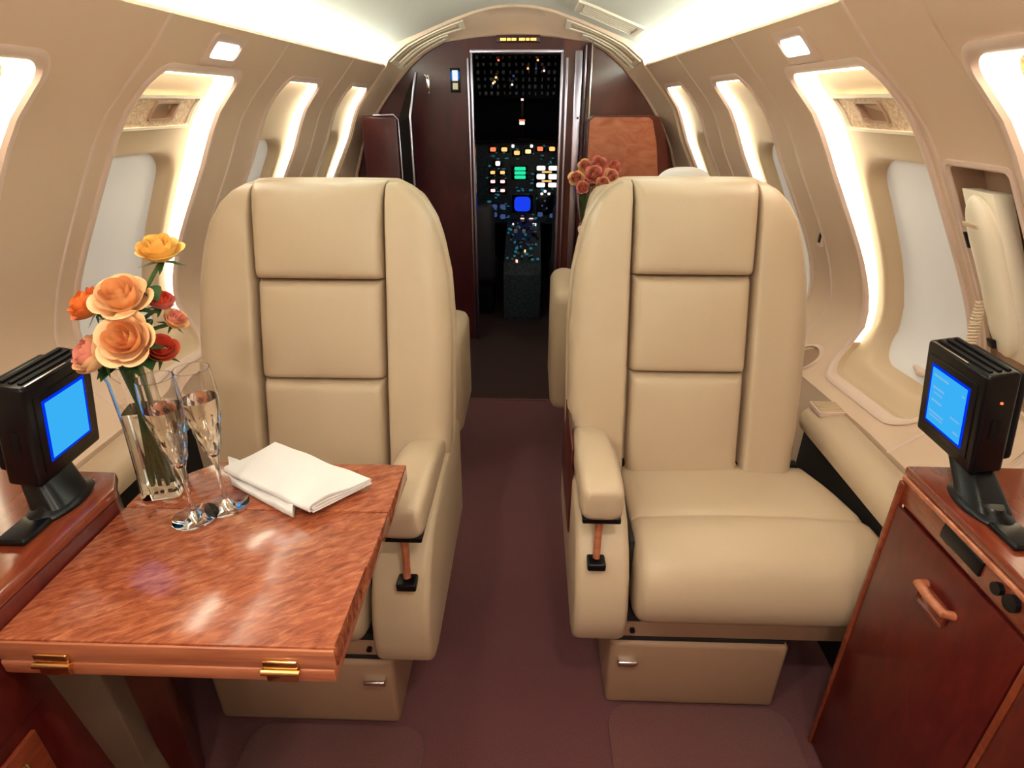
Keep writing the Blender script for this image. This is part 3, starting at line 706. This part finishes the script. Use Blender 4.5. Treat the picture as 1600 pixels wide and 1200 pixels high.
    box('stay_bracket', 'black_plastic', t, *sorted((X(-.276), X(-.198))), -.335, -.22, .533, .5465, .003)
    if s > 0: box('side_trim', 'cabinet_wood', t, *sorted((X(-.290), X(-.284))), -.16, .16, .36, .60, .004)
    # lap belt buckles in the gap behind the cushion
    box('belt_buckle', 'chrome', t, *sorted((X(.088), X(.138))), -.030, -.002, .468, .482, .004)
    box('belt_buckle', 'chrome', t, *sorted((X(-.042), X(-.022))), -.026, -.002, .468, .479, .003)
    box('seat_belt', 'black_matte', t, *sorted((X(-.15), X(.30))), -.012, .012, .455, .470, .002)
    return t
make_seat('tan leather seat on the right with open cushion in full view', 1, (.388, 1.262, 0))
make_seat('tan leather seat on the left behind the wooden table', -1, (-.492, 1.192, .002), 1.05)

# aft row seen past the front pair
def rear_seat(label, s, loc, pillow):
    t = thing('cabin_seat', label, 'seat', loc)
    X = lambda x: s * x
    box('pedestal', 'leather_dark', t, *sorted((X(-.12), X(.22))), -.15, .25, 0, .2, .02)
    box('seat_cushion', 'leather', t, *sorted((X(-.17), X(.27))), -.28, .30, .2, .44, .05, 5)
    bm = bmesh.new(); rings = []
    for j in range(20):
        q = j / 19; z = lerp(.40, 1.03, math.sin(PI / 2 * q)); h = .235 * (1 - .35 * q ** 5); d = .07 * (1 - .6 * q ** 6)
        rings.append([Vector((X(.05 + h * math.copysign(abs(math.cos(a)) ** .5, math.cos(a))), -.02 - .18 * (z - .4) * -1 * .5 + d * math.copysign(abs(math.sin(a)) ** .6, math.sin(a)), z)) for a in [2 * PI * k / 32 for k in range(32)]])
    vr = loft(bm, rings); bm.faces.new(vr[0]); bm.faces.new(vr[-1]); finish(bm, 'backrest', 'leather', t, angle=60)
    bm = bmesh.new(); add_box(bm, *sorted((X(-.295), X(-.185))), -.22, .16, .22, .70, .045, 6); finish(bm, 'armrest', 'leather', t, angle=60)
    if pillow:
        bm = bmesh.new(); rings = []
        for j in range(17):
            a = -PI / 2 + PI * j / 16; z = 1.02 + .072 * math.sin(a); c = max(.001, math.cos(a))
            rings.append([Vector((X(.175) + .105 * c ** .7 * math.cos(b), .04 + .055 * c ** .8 * math.sin(b), z)) for b in [2 * PI * k / 28 for k in range(28)]])
        vr = loft(bm, rings); bm.faces.new(vr[0]); bm.faces.new(vr[-1]); finish(bm, 'head_cushion', 'linen', t)
    return t
rear_seat('tan seat of the forward row mostly hidden behind the right seat with pale head cushion', 1, (.375, 2.18, 0), True)
r2_ = rear_seat('tan seat of the forward row mostly hidden behind the left seat, its armrest edge showing', -1, (-.525, 2.05, 0), False)
for o_ in list(r2_.children):
    if o_.name.startswith('armrest'): o_.scale = (1, 1, .80); o_.location.x = -.012

# ------------------------------------------------------------------ padded side ledges along the walls
def side_ledge(s, label, y0, y1):
    t = thing('side_ledge', label, 'armrest ledge', (0, 0, 0))
    XX = lambda x: AX + s * x
    bm = bmesh.new(); rings = []
    ys = [y0, y0 + .003, y0 + .012, y0 + .03] + [lerp(y0 + .05, y1 - .03, k / 8) for k in range(9)] + [y1 - .008, y1]
    for y in ys:
        d = min(y - y0, y1 - y); e = .025 * (1 - math.sqrt(max(0, 1 - (max(0, .025 - d) / .025) ** 2)))
        P = [(.945, .46), (.946, .53), (.935, .549), (.915, .554), (.89, .552), (.865, .545), (.848, .532), (.841, .512), (.843, .492), (.858, .480), (.935, .476)]
        cx_, c_z = .895, .515
        rings.append([Vector((XX(cx_ + (x - cx_) * (1 - e / .055)), y, c_z + (z - c_z) * (1 - e / .06))) for x, z in P])
    vr = loft(bm, rings); bm.faces.new(vr[0]); bm.faces.new(vr[-1]); finish(bm, 'ledge_pad', 'leather', t, angle=45)
    bm = bmesh.new(); add_box(bm, *sorted((XX(.872), XX(.93))), y0 + .02, y1, 0, .474, .004); finish(bm, 'ledge_shade', 'dark_gap', t)  # dark block put where only shade lies under the ledge
    gr = box('ledge_grille', 'wall_trim', t, *sorted((XX(.862), XX(.93))), y1 - .075, y1 - .01, .546, .562, .003)
    for k in range(7): box('grille_slat', 'panel_tan', gr, *sorted((XX(.865), XX(.928))), y1 - .070 + k * .008, y1 - .066 + k * .008, .562, .5645, 0)
    tube('wood_knob', 'table_edge', t, [(XX(.838), y0 + .07, .520), (XX(.868), y0 + .07, .546), (XX(.90), y0 + .07, .552)], [.011, .015, .010], 14)
    return t
side_ledge(1, 'padded tan leather ledge along the right wall beside the open seat', .875, 1.44)
side_ledge(-1, 'padded tan leather ledge along the left wall behind the vase', .82, 1.40)
for s, yy, zz, lb in ((1, 1.690, .580, 'round recessed cup holder low on the right wall past the seat'), (-1, 1.83, .580, 'round recessed cup holder low on the left wall past the seat')):
    t = thing('cup_holder', lb, 'cup holder', tuple(S(s, yy, zz, 0)))
    o_ = Vector(t.location); q = lambda r, d: [S(s, yy + r * math.cos(a), zz + .036 * r / .05 * math.sin(a), d) - o_ for a in [2 * PI * k / 36 for k in range(36)]]
    bm = bmesh.new(); loft(bm, [q(.056, .001), q(.054, -.009), q(.049, -.010), q(.046, -.002)]); finish(bm, 'holder_rim', 'wall_trim', t)
    bm = bmesh.new(); vr = loft(bm, [q(.047, -.003), q(.040, -.001)]); bm.faces.new(vr[-1]); finish(bm, 'holder_cup', 'leather_dark', t)

# ------------------------------------------------------------------ folding table
tb = thing('folding_table', 'glossy burl wood table leaf folded out beside the left cabinet', 'table', (-.45, .66, .70))
TO = Vector((-.45, .66, .70))
def tpoly(P): return [(x - TO.x, y - TO.y) for x, y in P]
prism('front_leaf', 'table_burl', tb, tpoly([(-.664, .484), (-.232, .484), (-.234, .617), (-.229, .622), (-.226, .7435), (-.664, .7435)]), -.033, 0, .0025)
prism('rear_leaf', 'table_burl', tb, tpoly([(-.664, .7452), (-.226, .7452), (-.224, .882), (-.572, .882), (-.664, .787)]), -.033, 0, .0025)
prism('lower_board', 'table_edge', tb, tpoly([(-.664, .478), (-.236, .478), (-.236, .87), (-.57, .87), (-.664, .78)]), -.056, -.034, .003)
prism('edge_molding', 'table_edge', tb, tpoly([(-.664, .4795), (-.2335, .4795), (-.2335, .4837), (-.664, .4837)]), -.033, -.002, .0015)
for px_ in (-.592, -.302):
    h = box('table_hinge', 'brass', tb, px_ - TO.x - .022, px_ - TO.x + .022, .4775 - TO.y - .003, .4795 - TO.y, -.030, -.017, .002)
    box('hinge_plate', 'brass', h, px_ - TO.x - .020, px_ - TO.x + .020, .4735 - TO.y, .4775 - TO.y, -.052, -.038, .002)
    tube('hinge_barrel', 'brass', h, [(px_ - TO.x - .024, .474 - TO.y, -.034), (px_ - TO.x + .024, .474 - TO.y, -.034)], .0045)
bm = bmesh.new()
a = [Vector((x, y, z)) - TO for x, y, z in ((-.645, .50, .642), (-.565, .50, .642), (-.572, .51, .40), (-.53, .51, .10), (-.575, .51, .10), (-.622, .51, .41))]
b = [p + Vector((0, .03, 0)) for p in a]
vr = loft(bm, [a, b]); bm.faces.new(vr[0]); bm.faces.new(vr[1][::-1]); bmesh.ops.bevel(bm, geom=list(bm.edges), offset=.003, segments=2, profile=.5, affect='EDGES'); finish(bm, 'support_arm', 'arm_tan', tb)
bm = bmesh.new()
a = [Vector((x, y, z)) - TO for x, y, z in ((-.575, .51, .10), (-.53, .51, .10), (-.60, .56, .013), (-.66, .56, .013))]; b = [p + Vector((0, .03, 0)) for p in a]
vr = loft(bm, [a, b]); bm.faces.new(vr[0]); bm.faces.new(vr[1][::-1]); finish(bm, 'support_foot', 'arm_tan', tb)

# ------------------------------------------------------------------ cabinets
cb = thing('wood_cabinet', 'red wood cabinet at the left wall under the left monitor', 'cabinet', (-.90, .45, 0))
O = Vector((-.90, .45, 0))
def cpoly(P): return [(x - O.x, y - O.y) for x, y in P]
prism('cabinet_body', 'cabinet_wood', cb, cpoly([(-1.035, -.2), (-.676, -.2), (-.676, .70), (-.70, .755), (-1.035, .77)]), 0, .555, .004)
prism('cabinet_body', 'cabinet_wood', cb, cpoly([(-1.06, -.2), (-.667, -.2), (-.667, .735), (-.697, .780), (-1.06, .79)]), .556, .722, .004)
prism('cabinet_top', 'cabinet_top', cb, cpoly([(-1.13, -.2), (-.6655, -.2), (-.6655, .738), (-.694, .785), (-1.13, .796)]), .7225, .741, .004)
dr_ = box('cabinet_door', 'cabinet_top', cb, .224, .232, -.05, .03, .08, .53, .003)
lathe('brass_pin', 'brass', dr_, [(0, 0), (.008, 0), (.009, .004), (.005, .009), (0, .010)], 16, loc=(.233, -.01, .50)).rotation_euler = (0, PI / 2, 0)
cr_ = thing('wood_cabinet', 'dark red wood cabinet at the right wall under the right monitor', 'cabinet', (.86, .45, 0))
O = Vector((.86, .45, 0))
prism('cabinet_body', 'cabinet_wood', cr_, cpoly([(.652, -.2), (.655, .832), (.845, .832), (.845, -.2)]), 0, .70, .004)
prism('cabinet_top', 'cabinet_top', cr_, cpoly([(.6465, -.2), (.6465, .846), (.93, .846), (.93, -.2)]), .7265, .742, .004)
box('top_molding', 'table_edge', cr_, .644 - .86, .652 - .86, -.2 - .45, .843 - .45, .716, .7255, .003)
prism('drawer', 'cabinet_top', cr_, cpoly([(.6475, -.2), (.6475, .838), (.70, .838), (.70, -.2)]), .676, .7255, .003)
dd_ = prism('cabinet_door', 'cabinet_wood', cr_, cpoly([(.645, .535), (.645, .832), (.6515, .832), (.6515, .535)]), .012, .670, .002)
box('corner_post', 'cabinet_top', cr_, .642 - .86, .656 - .86, .832 - .45, .845 - .45, 0, .715, .004)
prism('side_door', 'cabinet_wood', cr_, cpoly([(.645, .10), (.645, .520), (.6515, .520), (.6515, .10)]), .012, .670, .002)
box('door_stile', 'cabinet_top', cr_, .6455 - .86, .653 - .86, .522 - .45, .533 - .45, .01, .670, .002)
box('display_window', 'black_plastic', cr_, .6445 - .86, .650 - .86, .640 - .45, .728 - .45, .690, .716, .002)
for yy, q in ((.606, .009), (.580, .012)):
    tube('control_knob', 'black_plastic', cr_, [(.640 - .86, yy - .45, .703), (.652 - .86, yy - .45, .703)], q, 16)
hd = box('handle_plate', 'cabinet_top', dd_, .6425 - .86, .6455 - .86, .655 - .45, .718 - .45, .567, .604, .006)
tube('door_handle', 'table_edge', dd_, [(.645 - .86, .714 - .45, .604), (.630 - .86, .712 - .45, .606), (.628 - .86, .68 - .45, .606), (.630 - .86, .650 - .45, .606), (.645 - .86, .648 - .45, .604)], .0075, 12)

# ------------------------------------------------------------------ the two monitors
def monitor(label, c, a, tl, W, H, lines, base):
    t = thing('video_monitor', label, 'monitor', (base[0], base[1], .7415)); O = Vector(t.location)
    r = Vector((math.cos(a), math.sin(a), 0)); n = Vector((math.sin(a), -math.cos(a), 0)); u = Vector((0, 0, math.cos(tl))) - n * math.sin(tl); f = r.cross(u)  # f points away from the viewer side
    if f.dot(n) > 0: f = -f
    c = Vector(c) - O
    m4 = Matrix(((r.x, f.x, u.x, c.x), (r.y, f.y, u.y, c.y), (r.z, f.z, u.z, c.z), (0, 0, 0, 1)))
    bw, bh = W / 2 + .026, H / 2 + .033
    body = box('monitor_body', 'black_plastic', t, -bw, bw, .003, .050, -bh, bh - .002, .006, 3, m4)
    box('rear_housing', 'black_matte', t, -bw + .012, bw - .012, .050, .070, -bh + .012, bh - .012, .008, 3, m4)
    box('screen_bezel', 'black_plastic', t, -W / 2 - .012, W / 2 + .012, .0008, .004, -H / 2 - .012, H / 2 + .012, .002, 2, m4)
    sc = box('screen', 'screen_edge', t, -W / 2, W / 2, -.0002, .002, -H / 2, H / 2, 0, 1, m4)
    box('lit_area', 'screen_cyan', sc, -W / 2 + .0045, W / 2 - .0045, -.0008, .0002, -H / 2 + .0045, H / 2 - .0045, 0, 1, m4)
    for x0, x1, z, h in lines:
        box('text_line', 'screen_line', sc, x0 * W, x1 * W, -.0012, -.0006, z * H, z * H + h, 0, 1, m4)
    for k in range(3): box('top_vent', 'black_matte', body, -bw + .012, bw - .012, .012 + k * .012, .017 + k * .012, bh - .002, bh + .0008, 0, 1, m4)
    box('top_highlight', 'chrome', body, -bw + .01, bw - .05, .0055, .0075, bh - .0022, bh - .0014, 0, 1, m4)  # thin bright strip standing in for a highlight along the top edge
    box('side_button', 'black_matte', body, (bw - .001) if a < 0 else (-bw - .001), (bw + .0015) if a < 0 else (-bw + .001), .02, .032, -.02, .01, 0, 1, m4)
    if a < 0: lathe('power_light', 'c_red', body, [(0, .0), (.0022, 0), (.0018, .002), (0, .0025)], 12, loc=tuple(m4 @ Vector((bw, .028, bh * .45)))).rotation_euler = (PI / 2, 0, 0)
    # neck and weighted base
    b0 = m4 @ Vector((bw * .35 if a < 0 else -bw * .35, .03, -bh + .004))
    bm = bmesh.new(); rings = []
    for q in range(6):
        k = q / 5; p = Vector((0, 0, .012)).lerp(b0, k); hx, hy = lerp(.026, .020, k), lerp(.038, .034, k)
        rings.append([p + Vector((hx * math.copysign(abs(math.cos(b)) ** .5, math.cos(b)), hy * math.copysign(abs(math.sin(b)) ** .5, math.sin(b)), 0)) for b in [2 * PI * j / 24 for j in range(24)]])
    vr = loft(bm, rings); bm.faces.new(vr[0]); bm.faces.new(vr[-1]); finish(bm, 'neck', 'black_plastic', t)
    bs = lathe('base', 'black_plastic', t, [(0, 0), (.050, 0), (.052, .004), (.048, .010), (.035, .014), (.030, .020), (0, .021)], 36); bs.scale = (.62, 1.15, 1)
    box('base_foot', 'black_plastic', t, -.022, .022, -.10, -.045, 0, .010, .004)
    return t
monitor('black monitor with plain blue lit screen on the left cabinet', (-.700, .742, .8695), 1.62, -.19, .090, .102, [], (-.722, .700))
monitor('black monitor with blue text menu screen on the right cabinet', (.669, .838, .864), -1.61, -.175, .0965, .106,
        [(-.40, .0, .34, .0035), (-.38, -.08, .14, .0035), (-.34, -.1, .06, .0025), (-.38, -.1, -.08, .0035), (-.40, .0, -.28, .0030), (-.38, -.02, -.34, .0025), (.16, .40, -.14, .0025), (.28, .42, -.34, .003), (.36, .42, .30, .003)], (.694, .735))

# ------------------------------------------------------------------ table setting
def flute(label, x, y):
    t = thing('champagne_flute', label, 'glass', (x, y, .7005), group=None)
    H = .248
    out = [(.0, .0), (.034, .0), (.035, .0012), (.033, .0025), (.012, .005), (.0055, .010), (.0042, .018), (.0036, .035), (.0036, .060), (.0042, .080), (.0065, .092), (.012, .110), (.0185, .140), (.0240, .170), (.0275, .195), (.0272, .220), (.0250, H)]
    inn = [(.0240, H), (.0260, .220), (.0262, .195), (.0226, .170), (.0171, .140), (.0106, .112), (.0045, .098), (0, .096)]
    lathe('glass_body', 'glass', t, out + inn, 40, angle=60)
    # cut facets around the bowl
    bm = bmesh.new()
    for r_ in range(3):
        for k in range(12):
            a = 2 * PI * (k + .5 * (r_ % 2)) / 12; z = .115 + r_ * .024; R = pw([(.110, .012), (.140, .0185), (.170, .024), (.195, .0275)], z)
            c = Vector((R * math.cos(a), R * math.sin(a), z)); tt = Vector((-math.sin(a), math.cos(a), 0)); nn = Vector((math.cos(a), math.sin(a), -.2)).normalized(); uu = Vector((math.cos(a) * .22, math.sin(a) * .22, 1)).normalized(); s_ = R * .20
            q = [bm.verts.new(p) for p in (c - tt * s_ + nn * .0001, c + uu * .012 + nn * .0001, c + tt * s_ + nn * .0001, c - uu * .012 + nn * .0001)]; e = bm.verts.new(c + nn * .0012)
            for i in range(4): bm.faces.new((q[i], q[(i + 1) % 4], e))
    finish(bm, 'cut_facets', 'glass', t, smooth=False)
    lathe('champagne', 'champagne', t, [(0, .0965), (.0043, .0985), (.0103, .1125), (.0168, .1403), (.0223, .1703), (.0258, .1955), (.0255, .2000), (0, .2000)], 36, angle=50)
    return t
flute('champagne flute nearer the camera, in front of the rose vase', -.533, .722)
flute('champagne flute farther back, standing beside the napkins', -.497, .754)
vs_ = thing('glass_vase', 'tall square clear glass vase holding the orange roses on the table', 'vase', (-.622, .792, .7005), .25)
def sq(h, z, n=6, r=.3):
    out = []
    for k in range(32):
        a = 2 * PI * k / 32; c, s = math.cos(a), math.sin(a); p = .22
        out.append(Vector((h * math.copysign(abs(c) ** p, c), h * math.copysign(abs(s) ** p, s), z)))
    return out
bm = bmesh.new()
vr = loft(bm, [sq(.029, 0), sq(.031, .004), sq(.028, .05), sq(.025, .14), sq(.026, .215), sq(.030, .240), sq(.0275, .240), sq(.0235, .215), sq(.0225, .14), sq(.0255, .05), sq(.0275, .012)]); bm.faces.new(vr[0]); bm.faces.new(vr[-1]); finish(bm, 'vase_body', 'glass', vs_, angle=45)
bm = bmesh.new(); vr = loft(bm, [sq(.0272, .0125), sq(.0252, .05), sq(.0222, .14), sq(.0224, .16)]); bm.faces.new(vr[0]); bm.faces.new(vr[-1]); finish(bm, 'water', 'water', vs_, angle=45)

def petal(bm, a0, A, R, Hh, op, z0, rnd, mi):
    nu, nv = 8, 7; g = []; wob = rnd.uniform(-.08, .08)
    for j in range(nv + 1):
        v = j / nv; row = []
        for i in range(nu + 1):
            u = 2 * i / nu - 1; ve = v * (1 - .22 * abs(u) ** 3)
            r = R * (.18 + .82 * math.sin(min(1, ve * 1.15) * PI / 2) ** .8) * (1 + wob * v)
            z = z0 + Hh * ve - op * Hh * .22 * max(0, ve - .72) * 3.6
            r += R * op * .55 * max(0, ve - .72)
            a = a0 + u * A * (1 - .18 * v ** 3); r *= 1 - .05 * u * u
            row.append(bm.verts.new((r * math.cos(a), r * math.sin(a), z)))
        g.append(row)
    for a, b in zip(g, g[1:]):
        for i in range(nu): f = bm.faces.new((a[i], a[i + 1], b[i + 1], b[i])); f.material_index = mi
def rose(label, pos, root, R, mats, direction, seed, group, openness=1.0, stem=True, leaves=4):
    rnd = random.Random(seed)
    t = thing('rose', label, 'flower', tuple(pos), group=group)
    d = Vector(direction).normalized(); q = Vector((0, 0, 1)).rotation_difference(d).to_matrix().to_4x4()
    bm = bmesh.new()
    for (n, Rk, Hk, op, A, mi) in ((3, .24, .98, 0, 1.25, 0), (4, .42, 1.0, .1, 1.05, 0), (5, .62, .98, .35 * openness, .86, 0), (5, .84, .86, .8 * openness, .80, 1), (5, 1.0, .70, 1.1 * openness, .78, 1)):
        st = rnd.uniform(0, 6)
        for k in range(n): petal(bm, st + 2 * PI * k / n, A, R * Rk, R * 1.25 * Hk, op, -R * .55, rnd, mi)
    for v in bm.verts: v.co = q @ v.co
    finish(bm, 'blossom', mats, t, angle=80)
    bm = bmesh.new()
    for k in range(5):
        a = 2 * PI * k / 5; pr = []
        for j, (r_, z_, w_) in enumerate(((.10, -.60, .10), (.45, -.58, .13), (.8, -.66, .09), (1.15, -.72, .01))):
            for s_ in (-1, 1): pr.append(q @ Vector((R * (r_ * math.cos(a) - s_ * w_ * math.sin(a)), R * (r_ * math.sin(a) + s_ * w_ * math.cos(a)), R * z_)))
        vv = [bm.verts.new(p) for p in pr]
        for j in range(3): bm.faces.new((vv[2 * j], vv[2 * j + 1], vv[2 * j + 3], vv[2 * j + 2]))
    add_lathe_verts = []
    finish(bm, 'sepals', 'leaf_green', t)
    if stem:
        p0 = Vector(root) - Vector(pos); p1 = Vector((0, 0, 0)) - d * R * .5
        neck = Vector(stem) - Vector(pos)
        c1 = [p0.lerp(neck, k / 5) for k in range(6)]
        for k in range(1, 9):
            w = k / 8; ctrl = neck + (neck - p0).normalized() * (p1 - neck).length * .45
            c1.append((neck.lerp(ctrl, w)).lerp(ctrl.lerp(p1, w), w))
        st_ = tube('stem', 'stem_green', t, c1, .0030, 8)
        for k in range(leaves):
            b = c1[(6, 7, 9, 11)[k]]; a = rnd.uniform(0, 2 * PI); L = rnd.uniform(.038, .055); dr = Vector((math.cos(a), math.sin(a), rnd.uniform(-.2, .5))).normalized(); sd = dr.cross(Vector((0, 0, 1))).normalized()
            bm = bmesh.new(); rows_ = []
            for j in range(8):
                v = j / 7; ww = L * .36 * math.sin(PI * v ** .8) + .0003; c = b + dr * L * v + Vector((0, 0, -.25 * L * v * v))
                rows_.append([c - sd * ww + Vector((0, 0, ww * .35)), c, c + sd * ww + Vector((0, 0, ww * .35))])
            loft(bm, rows_, closed=False); finish(bm, 'leaf', 'leaf_green', t)
    return t
mat('petal_yellow', (.95, .66, .16), .55, noise=(30, (.95, .42, .10), .25)); mat('petal_yellow_rim', (.95, .50, .10), .55, noise=(40, (.98, .74, .25), .2))
mat('petal_peach', (.92, .42, .17), .55); mat('petal_peach_pale', (.95, .64, .36), .55, noise=(30, (.93, .52, .25), .2))
mat('petal_orange', (.88, .22, .04), .55); mat('petal_orange_rim', (.93, .36, .07), .55, noise=(40, (.80, .10, .04), .2))
mat('petal_red', (.80, .09, .045), .55); mat('petal_red_rim', (.88, .24, .11), .55, noise=(40, (.75, .08, .06), .2))
mat('petal_pink', (.82, .30, .22), .55); mat('petal_pink_rim', (.90, .42, .30), .55, noise=(40, (.70, .08, .12), .2))
gv = 'roses in the glass vase on the table'
VX_, VY_ = -.622, .792
for lb, pos, rt, R, ms, dr, sd, op in (
    ('yellow rose on the tallest stem above the other roses', (-.548, .832, 1.104), (.008, .004), .030, ('petal_yellow', 'petal_yellow_rim'), (.1, -.25, 1), 3, .9),
    ('large pale peach rose at the upper left of the vase bouquet', (-.590, .784, 1.046), (-.006, .006), .037, ('petal_peach', 'petal_peach_pale'), (.15, -.6, 1), 4, .9),
    ('orange rose at the far left edge of the vase bouquet', (-.660, .80, 1.028), (-.012, .0), .027, ('petal_orange', 'petal_orange_rim'), (-.6, -.6, .8), 5, .5),
    ('wide open peach rose facing forward at the centre of the bouquet', (-.572, .744, .996), (.0, -.006), .037, ('petal_peach', 'petal_peach_pale'), (.15, -1, .75), 6, 1),
    ('closed pink and peach rose bud low on the left of the bouquet', (-.636, .752, .968), (-.010, -.008), .031, ('petal_pink', 'petal_peach_pale'), (-.5, -.6, .6), 7, .15),
    ('red orange rose bud low on the right of the bouquet', (-.566, .802, .958), (.012, -.006), .024, ('petal_red', 'petal_red_rim'), (.5, -.5, .8), 31, .2),
    ('small red rose half hidden behind the pale peach rose', (-.562, .825, 1.028), (.004, .01), .020, ('petal_red', 'petal_pink_rim'), (.4, -.2, 1), 9, .3),
    ('small peach rose half hidden at the right back of the bouquet', (-.545, .82, 1.000), (.012, .008), .018, ('petal_pink', 'petal_peach_pale'), (.8, -.2, .8), 10, .3)):
    rose(lb, pos, (VX_ + rt[0] * 1.1, VY_ + rt[1], .72), R, ms, dr, sd, gv, op, stem=(VX_ + (.012 if 'yellow' in lb else -rt[0] * .6), VY_ + (.012 if 'yellow' in lb else -rt[1] * .5), .935))
# folded napkins
def napkin(label, corners, z, ph_, seed):
    """corners: near-left end of the open side, far-left, far-right, near-right in x,y"""
    A, B, Cc, D_ = [Vector((x, y, 0)) for x, y in corners]; O = (A + B + Cc + D_) / 4; O.z = z
    t = None
    path = []                                               # across (0..1), height
    th = .0019
    def arc(c, z0, z1, sg, n=7): return [(c + sg * abs(z1 - z0) / 2 * math.sin(PI * k / n) / .085, (z0 + z1) / 2 - (z1 - z0) / 2 * math.cos(PI * k / n)) for k in range(n + 1)]
    L = [.0013, .0042, .0071, .0100]
    path += [(k / 12, L[0]) for k in range(13)] + arc(1.0, L[0], L[1], 1)[1:] + [(1 - k / 12, L[1]) for k in range(1, 12)] + arc(.03, L[1], L[2], -1) + [(.03 + .97 * k / 12, L[2]) for k in range(1, 13)] + arc(1.0, L[2], L[3], 1)[1:] + [(1 - k / 12, L[3]) for k in range(1, 13)] + arc(.0, L[3], L[0] + .0005, -1)[1:-2]
    n = len(path); outl = []
    for i, (a, h) in enumerate(path):
        p0, p1 = path[max(0, i - 1)], path[min(n - 1, i + 1)]; dx, dz = (p1[0] - p0[0]) * .085, p1[1] - p0[1]; l = math.hypot(dx, dz) or 1
        outl.append((a, h, -dz / l / .085, dx / l))
    loop = [(a + nx * th / 2, h + nz * th / 2) for a, h, nx, nz in outl] + [(a - nx * th / 2, h - nz * th / 2) for a, h, nx, nz in outl[::-1]]
    bm = bmesh.new(); rings = []
    for k in range(31):
        u = k / 30
        P0 = A.lerp(D_, u); P1 = B.lerp(Cc, u)
        ring = []
        for a, h in loop:
            p = P0.lerp(P1, a) - O
            w = .0016 * math.sin(u * 9 + ph_ + a * 3) + .0012 * math.sin(u * 17 + a * 5 + ph_)
            lift = 1 + .7 * smst((u - .82) / .18) * math.exp(-((a - .2) / .35) ** 2) * 1.0
            ring.append(Vector((p.x, p.y, max(.0006, (h + max(0, h - .003) / .008 * (w + .001)) * lift))))
        rings.append(ring)
    vr = loft(bm, rings); bm.faces.new(vr[0]); bm.faces.new(vr[-1])
    o = finish(bm, 'napkin', 'linen', None, angle=60, loc=(O.x, O.y, z)); tag(o, label, 'napkin'); return o
napkin('folded white linen napkin lying underneath, its corner toward the glasses', [(-.514, .808), (-.556, .882), (-.396, .806), (-.374, .724)], .7005, 1.0, 1)
napkin('folded white linen napkin lying on top with a rolled open end', [(-.530, .828), (-.478, .912), (-.268, .800), (-.340, .722)], .7130, 2.4, 2)

# ------------------------------------------------------------------ flowers on the galley cabinet and floor mats
wv = thing('wall_vase', 'slender dark wall vase with pink roses behind the right seat', 'vase', (.245, 2.86, .76))
lathe('vase_body', 'glass', wv, [(0, 0), (.012, .0), (.018, .03), (.030, .10), (.042, .17), (.045, .19), (.042, .19), (.028, .10), (.012, .02), (0, .015)], 24)
tube('vase_bracket', 'chrome', wv, [(0, 0, .02), (.02, .09, .02), (.03, .19, .02)], .006)
lathe('vase_foot', 'cream_plastic', wv, [(0, -.03), (.016, -.028), (.020, -.01), (.014, .002), (0, .004)], 20)
gr_ = 'pink roses in the wall vase'
for k, (dx, dy, dz, R, sd) in enumerate(((-.055, -.02, .225, .036, 21), (.015, -.03, .245, .040, 22), (.085, -.01, .232, .038, 23), (.035, .02, .285, .036, 24), (-.02, .02, .275, .034, 25), (.10, .03, .27, .032, 26), (.05, -.05, .205, .034, 27), (-.03, -.05, .19, .030, 28))):
    lbs = ('pink rose at the left edge of the wall vase bouquet', 'pink rose at the centre front of the wall vase bouquet', 'pink rose at the right of the wall vase bouquet', 'pink rose at the top centre of the wall vase bouquet', 'pink rose at the top left of the wall vase bouquet', 'pink rose at the top right edge of the wall vase bouquet', 'coral rose low at the front of the wall vase bouquet', 'coral rose hanging lowest at the left of the wall vase bouquet')
    rose(lbs[k], (.27 + dx * 1.15, 2.86 + dy, .755 + dz), (.245, 2.86, .79), R, ('petal_pink', 'petal_pink_rim' if k % 2 else 'petal_peach_pale'), (dx * 4, -.9, .6), sd, gr_, .8, stem=(.245 + dx * .3, 2.86, .93), leaves=1)
def mat_(label, x0, x1, y0, y1):
    bm = bmesh.new(); P = []
    r = .05
    for cx_, cy_, a0 in ((x1 - r, y0 + r, -90), (x1 - r, y1 - r, 0), (x0 + r, y1 - r, 90), (x0 + r, y0 + r, 180)):
        for k in range(7): a = math.radians(a0 + 15 * k); P.append((cx_ + r * math.cos(a), cy_ + r * math.sin(a)))
    add_prism(bm, P, .0005, .012, .004); o = finish(bm, 'carpet_mat', 'carpet_mat'); tag(o, label, 'floor mat'); return o
mat_('mauve carpet mat with rounded corners in front of the right seat', .195, .615, .45, .908)
mat_('mauve carpet mat with rounded corner in front of the left seat', -.62, -.222, .40, .835)
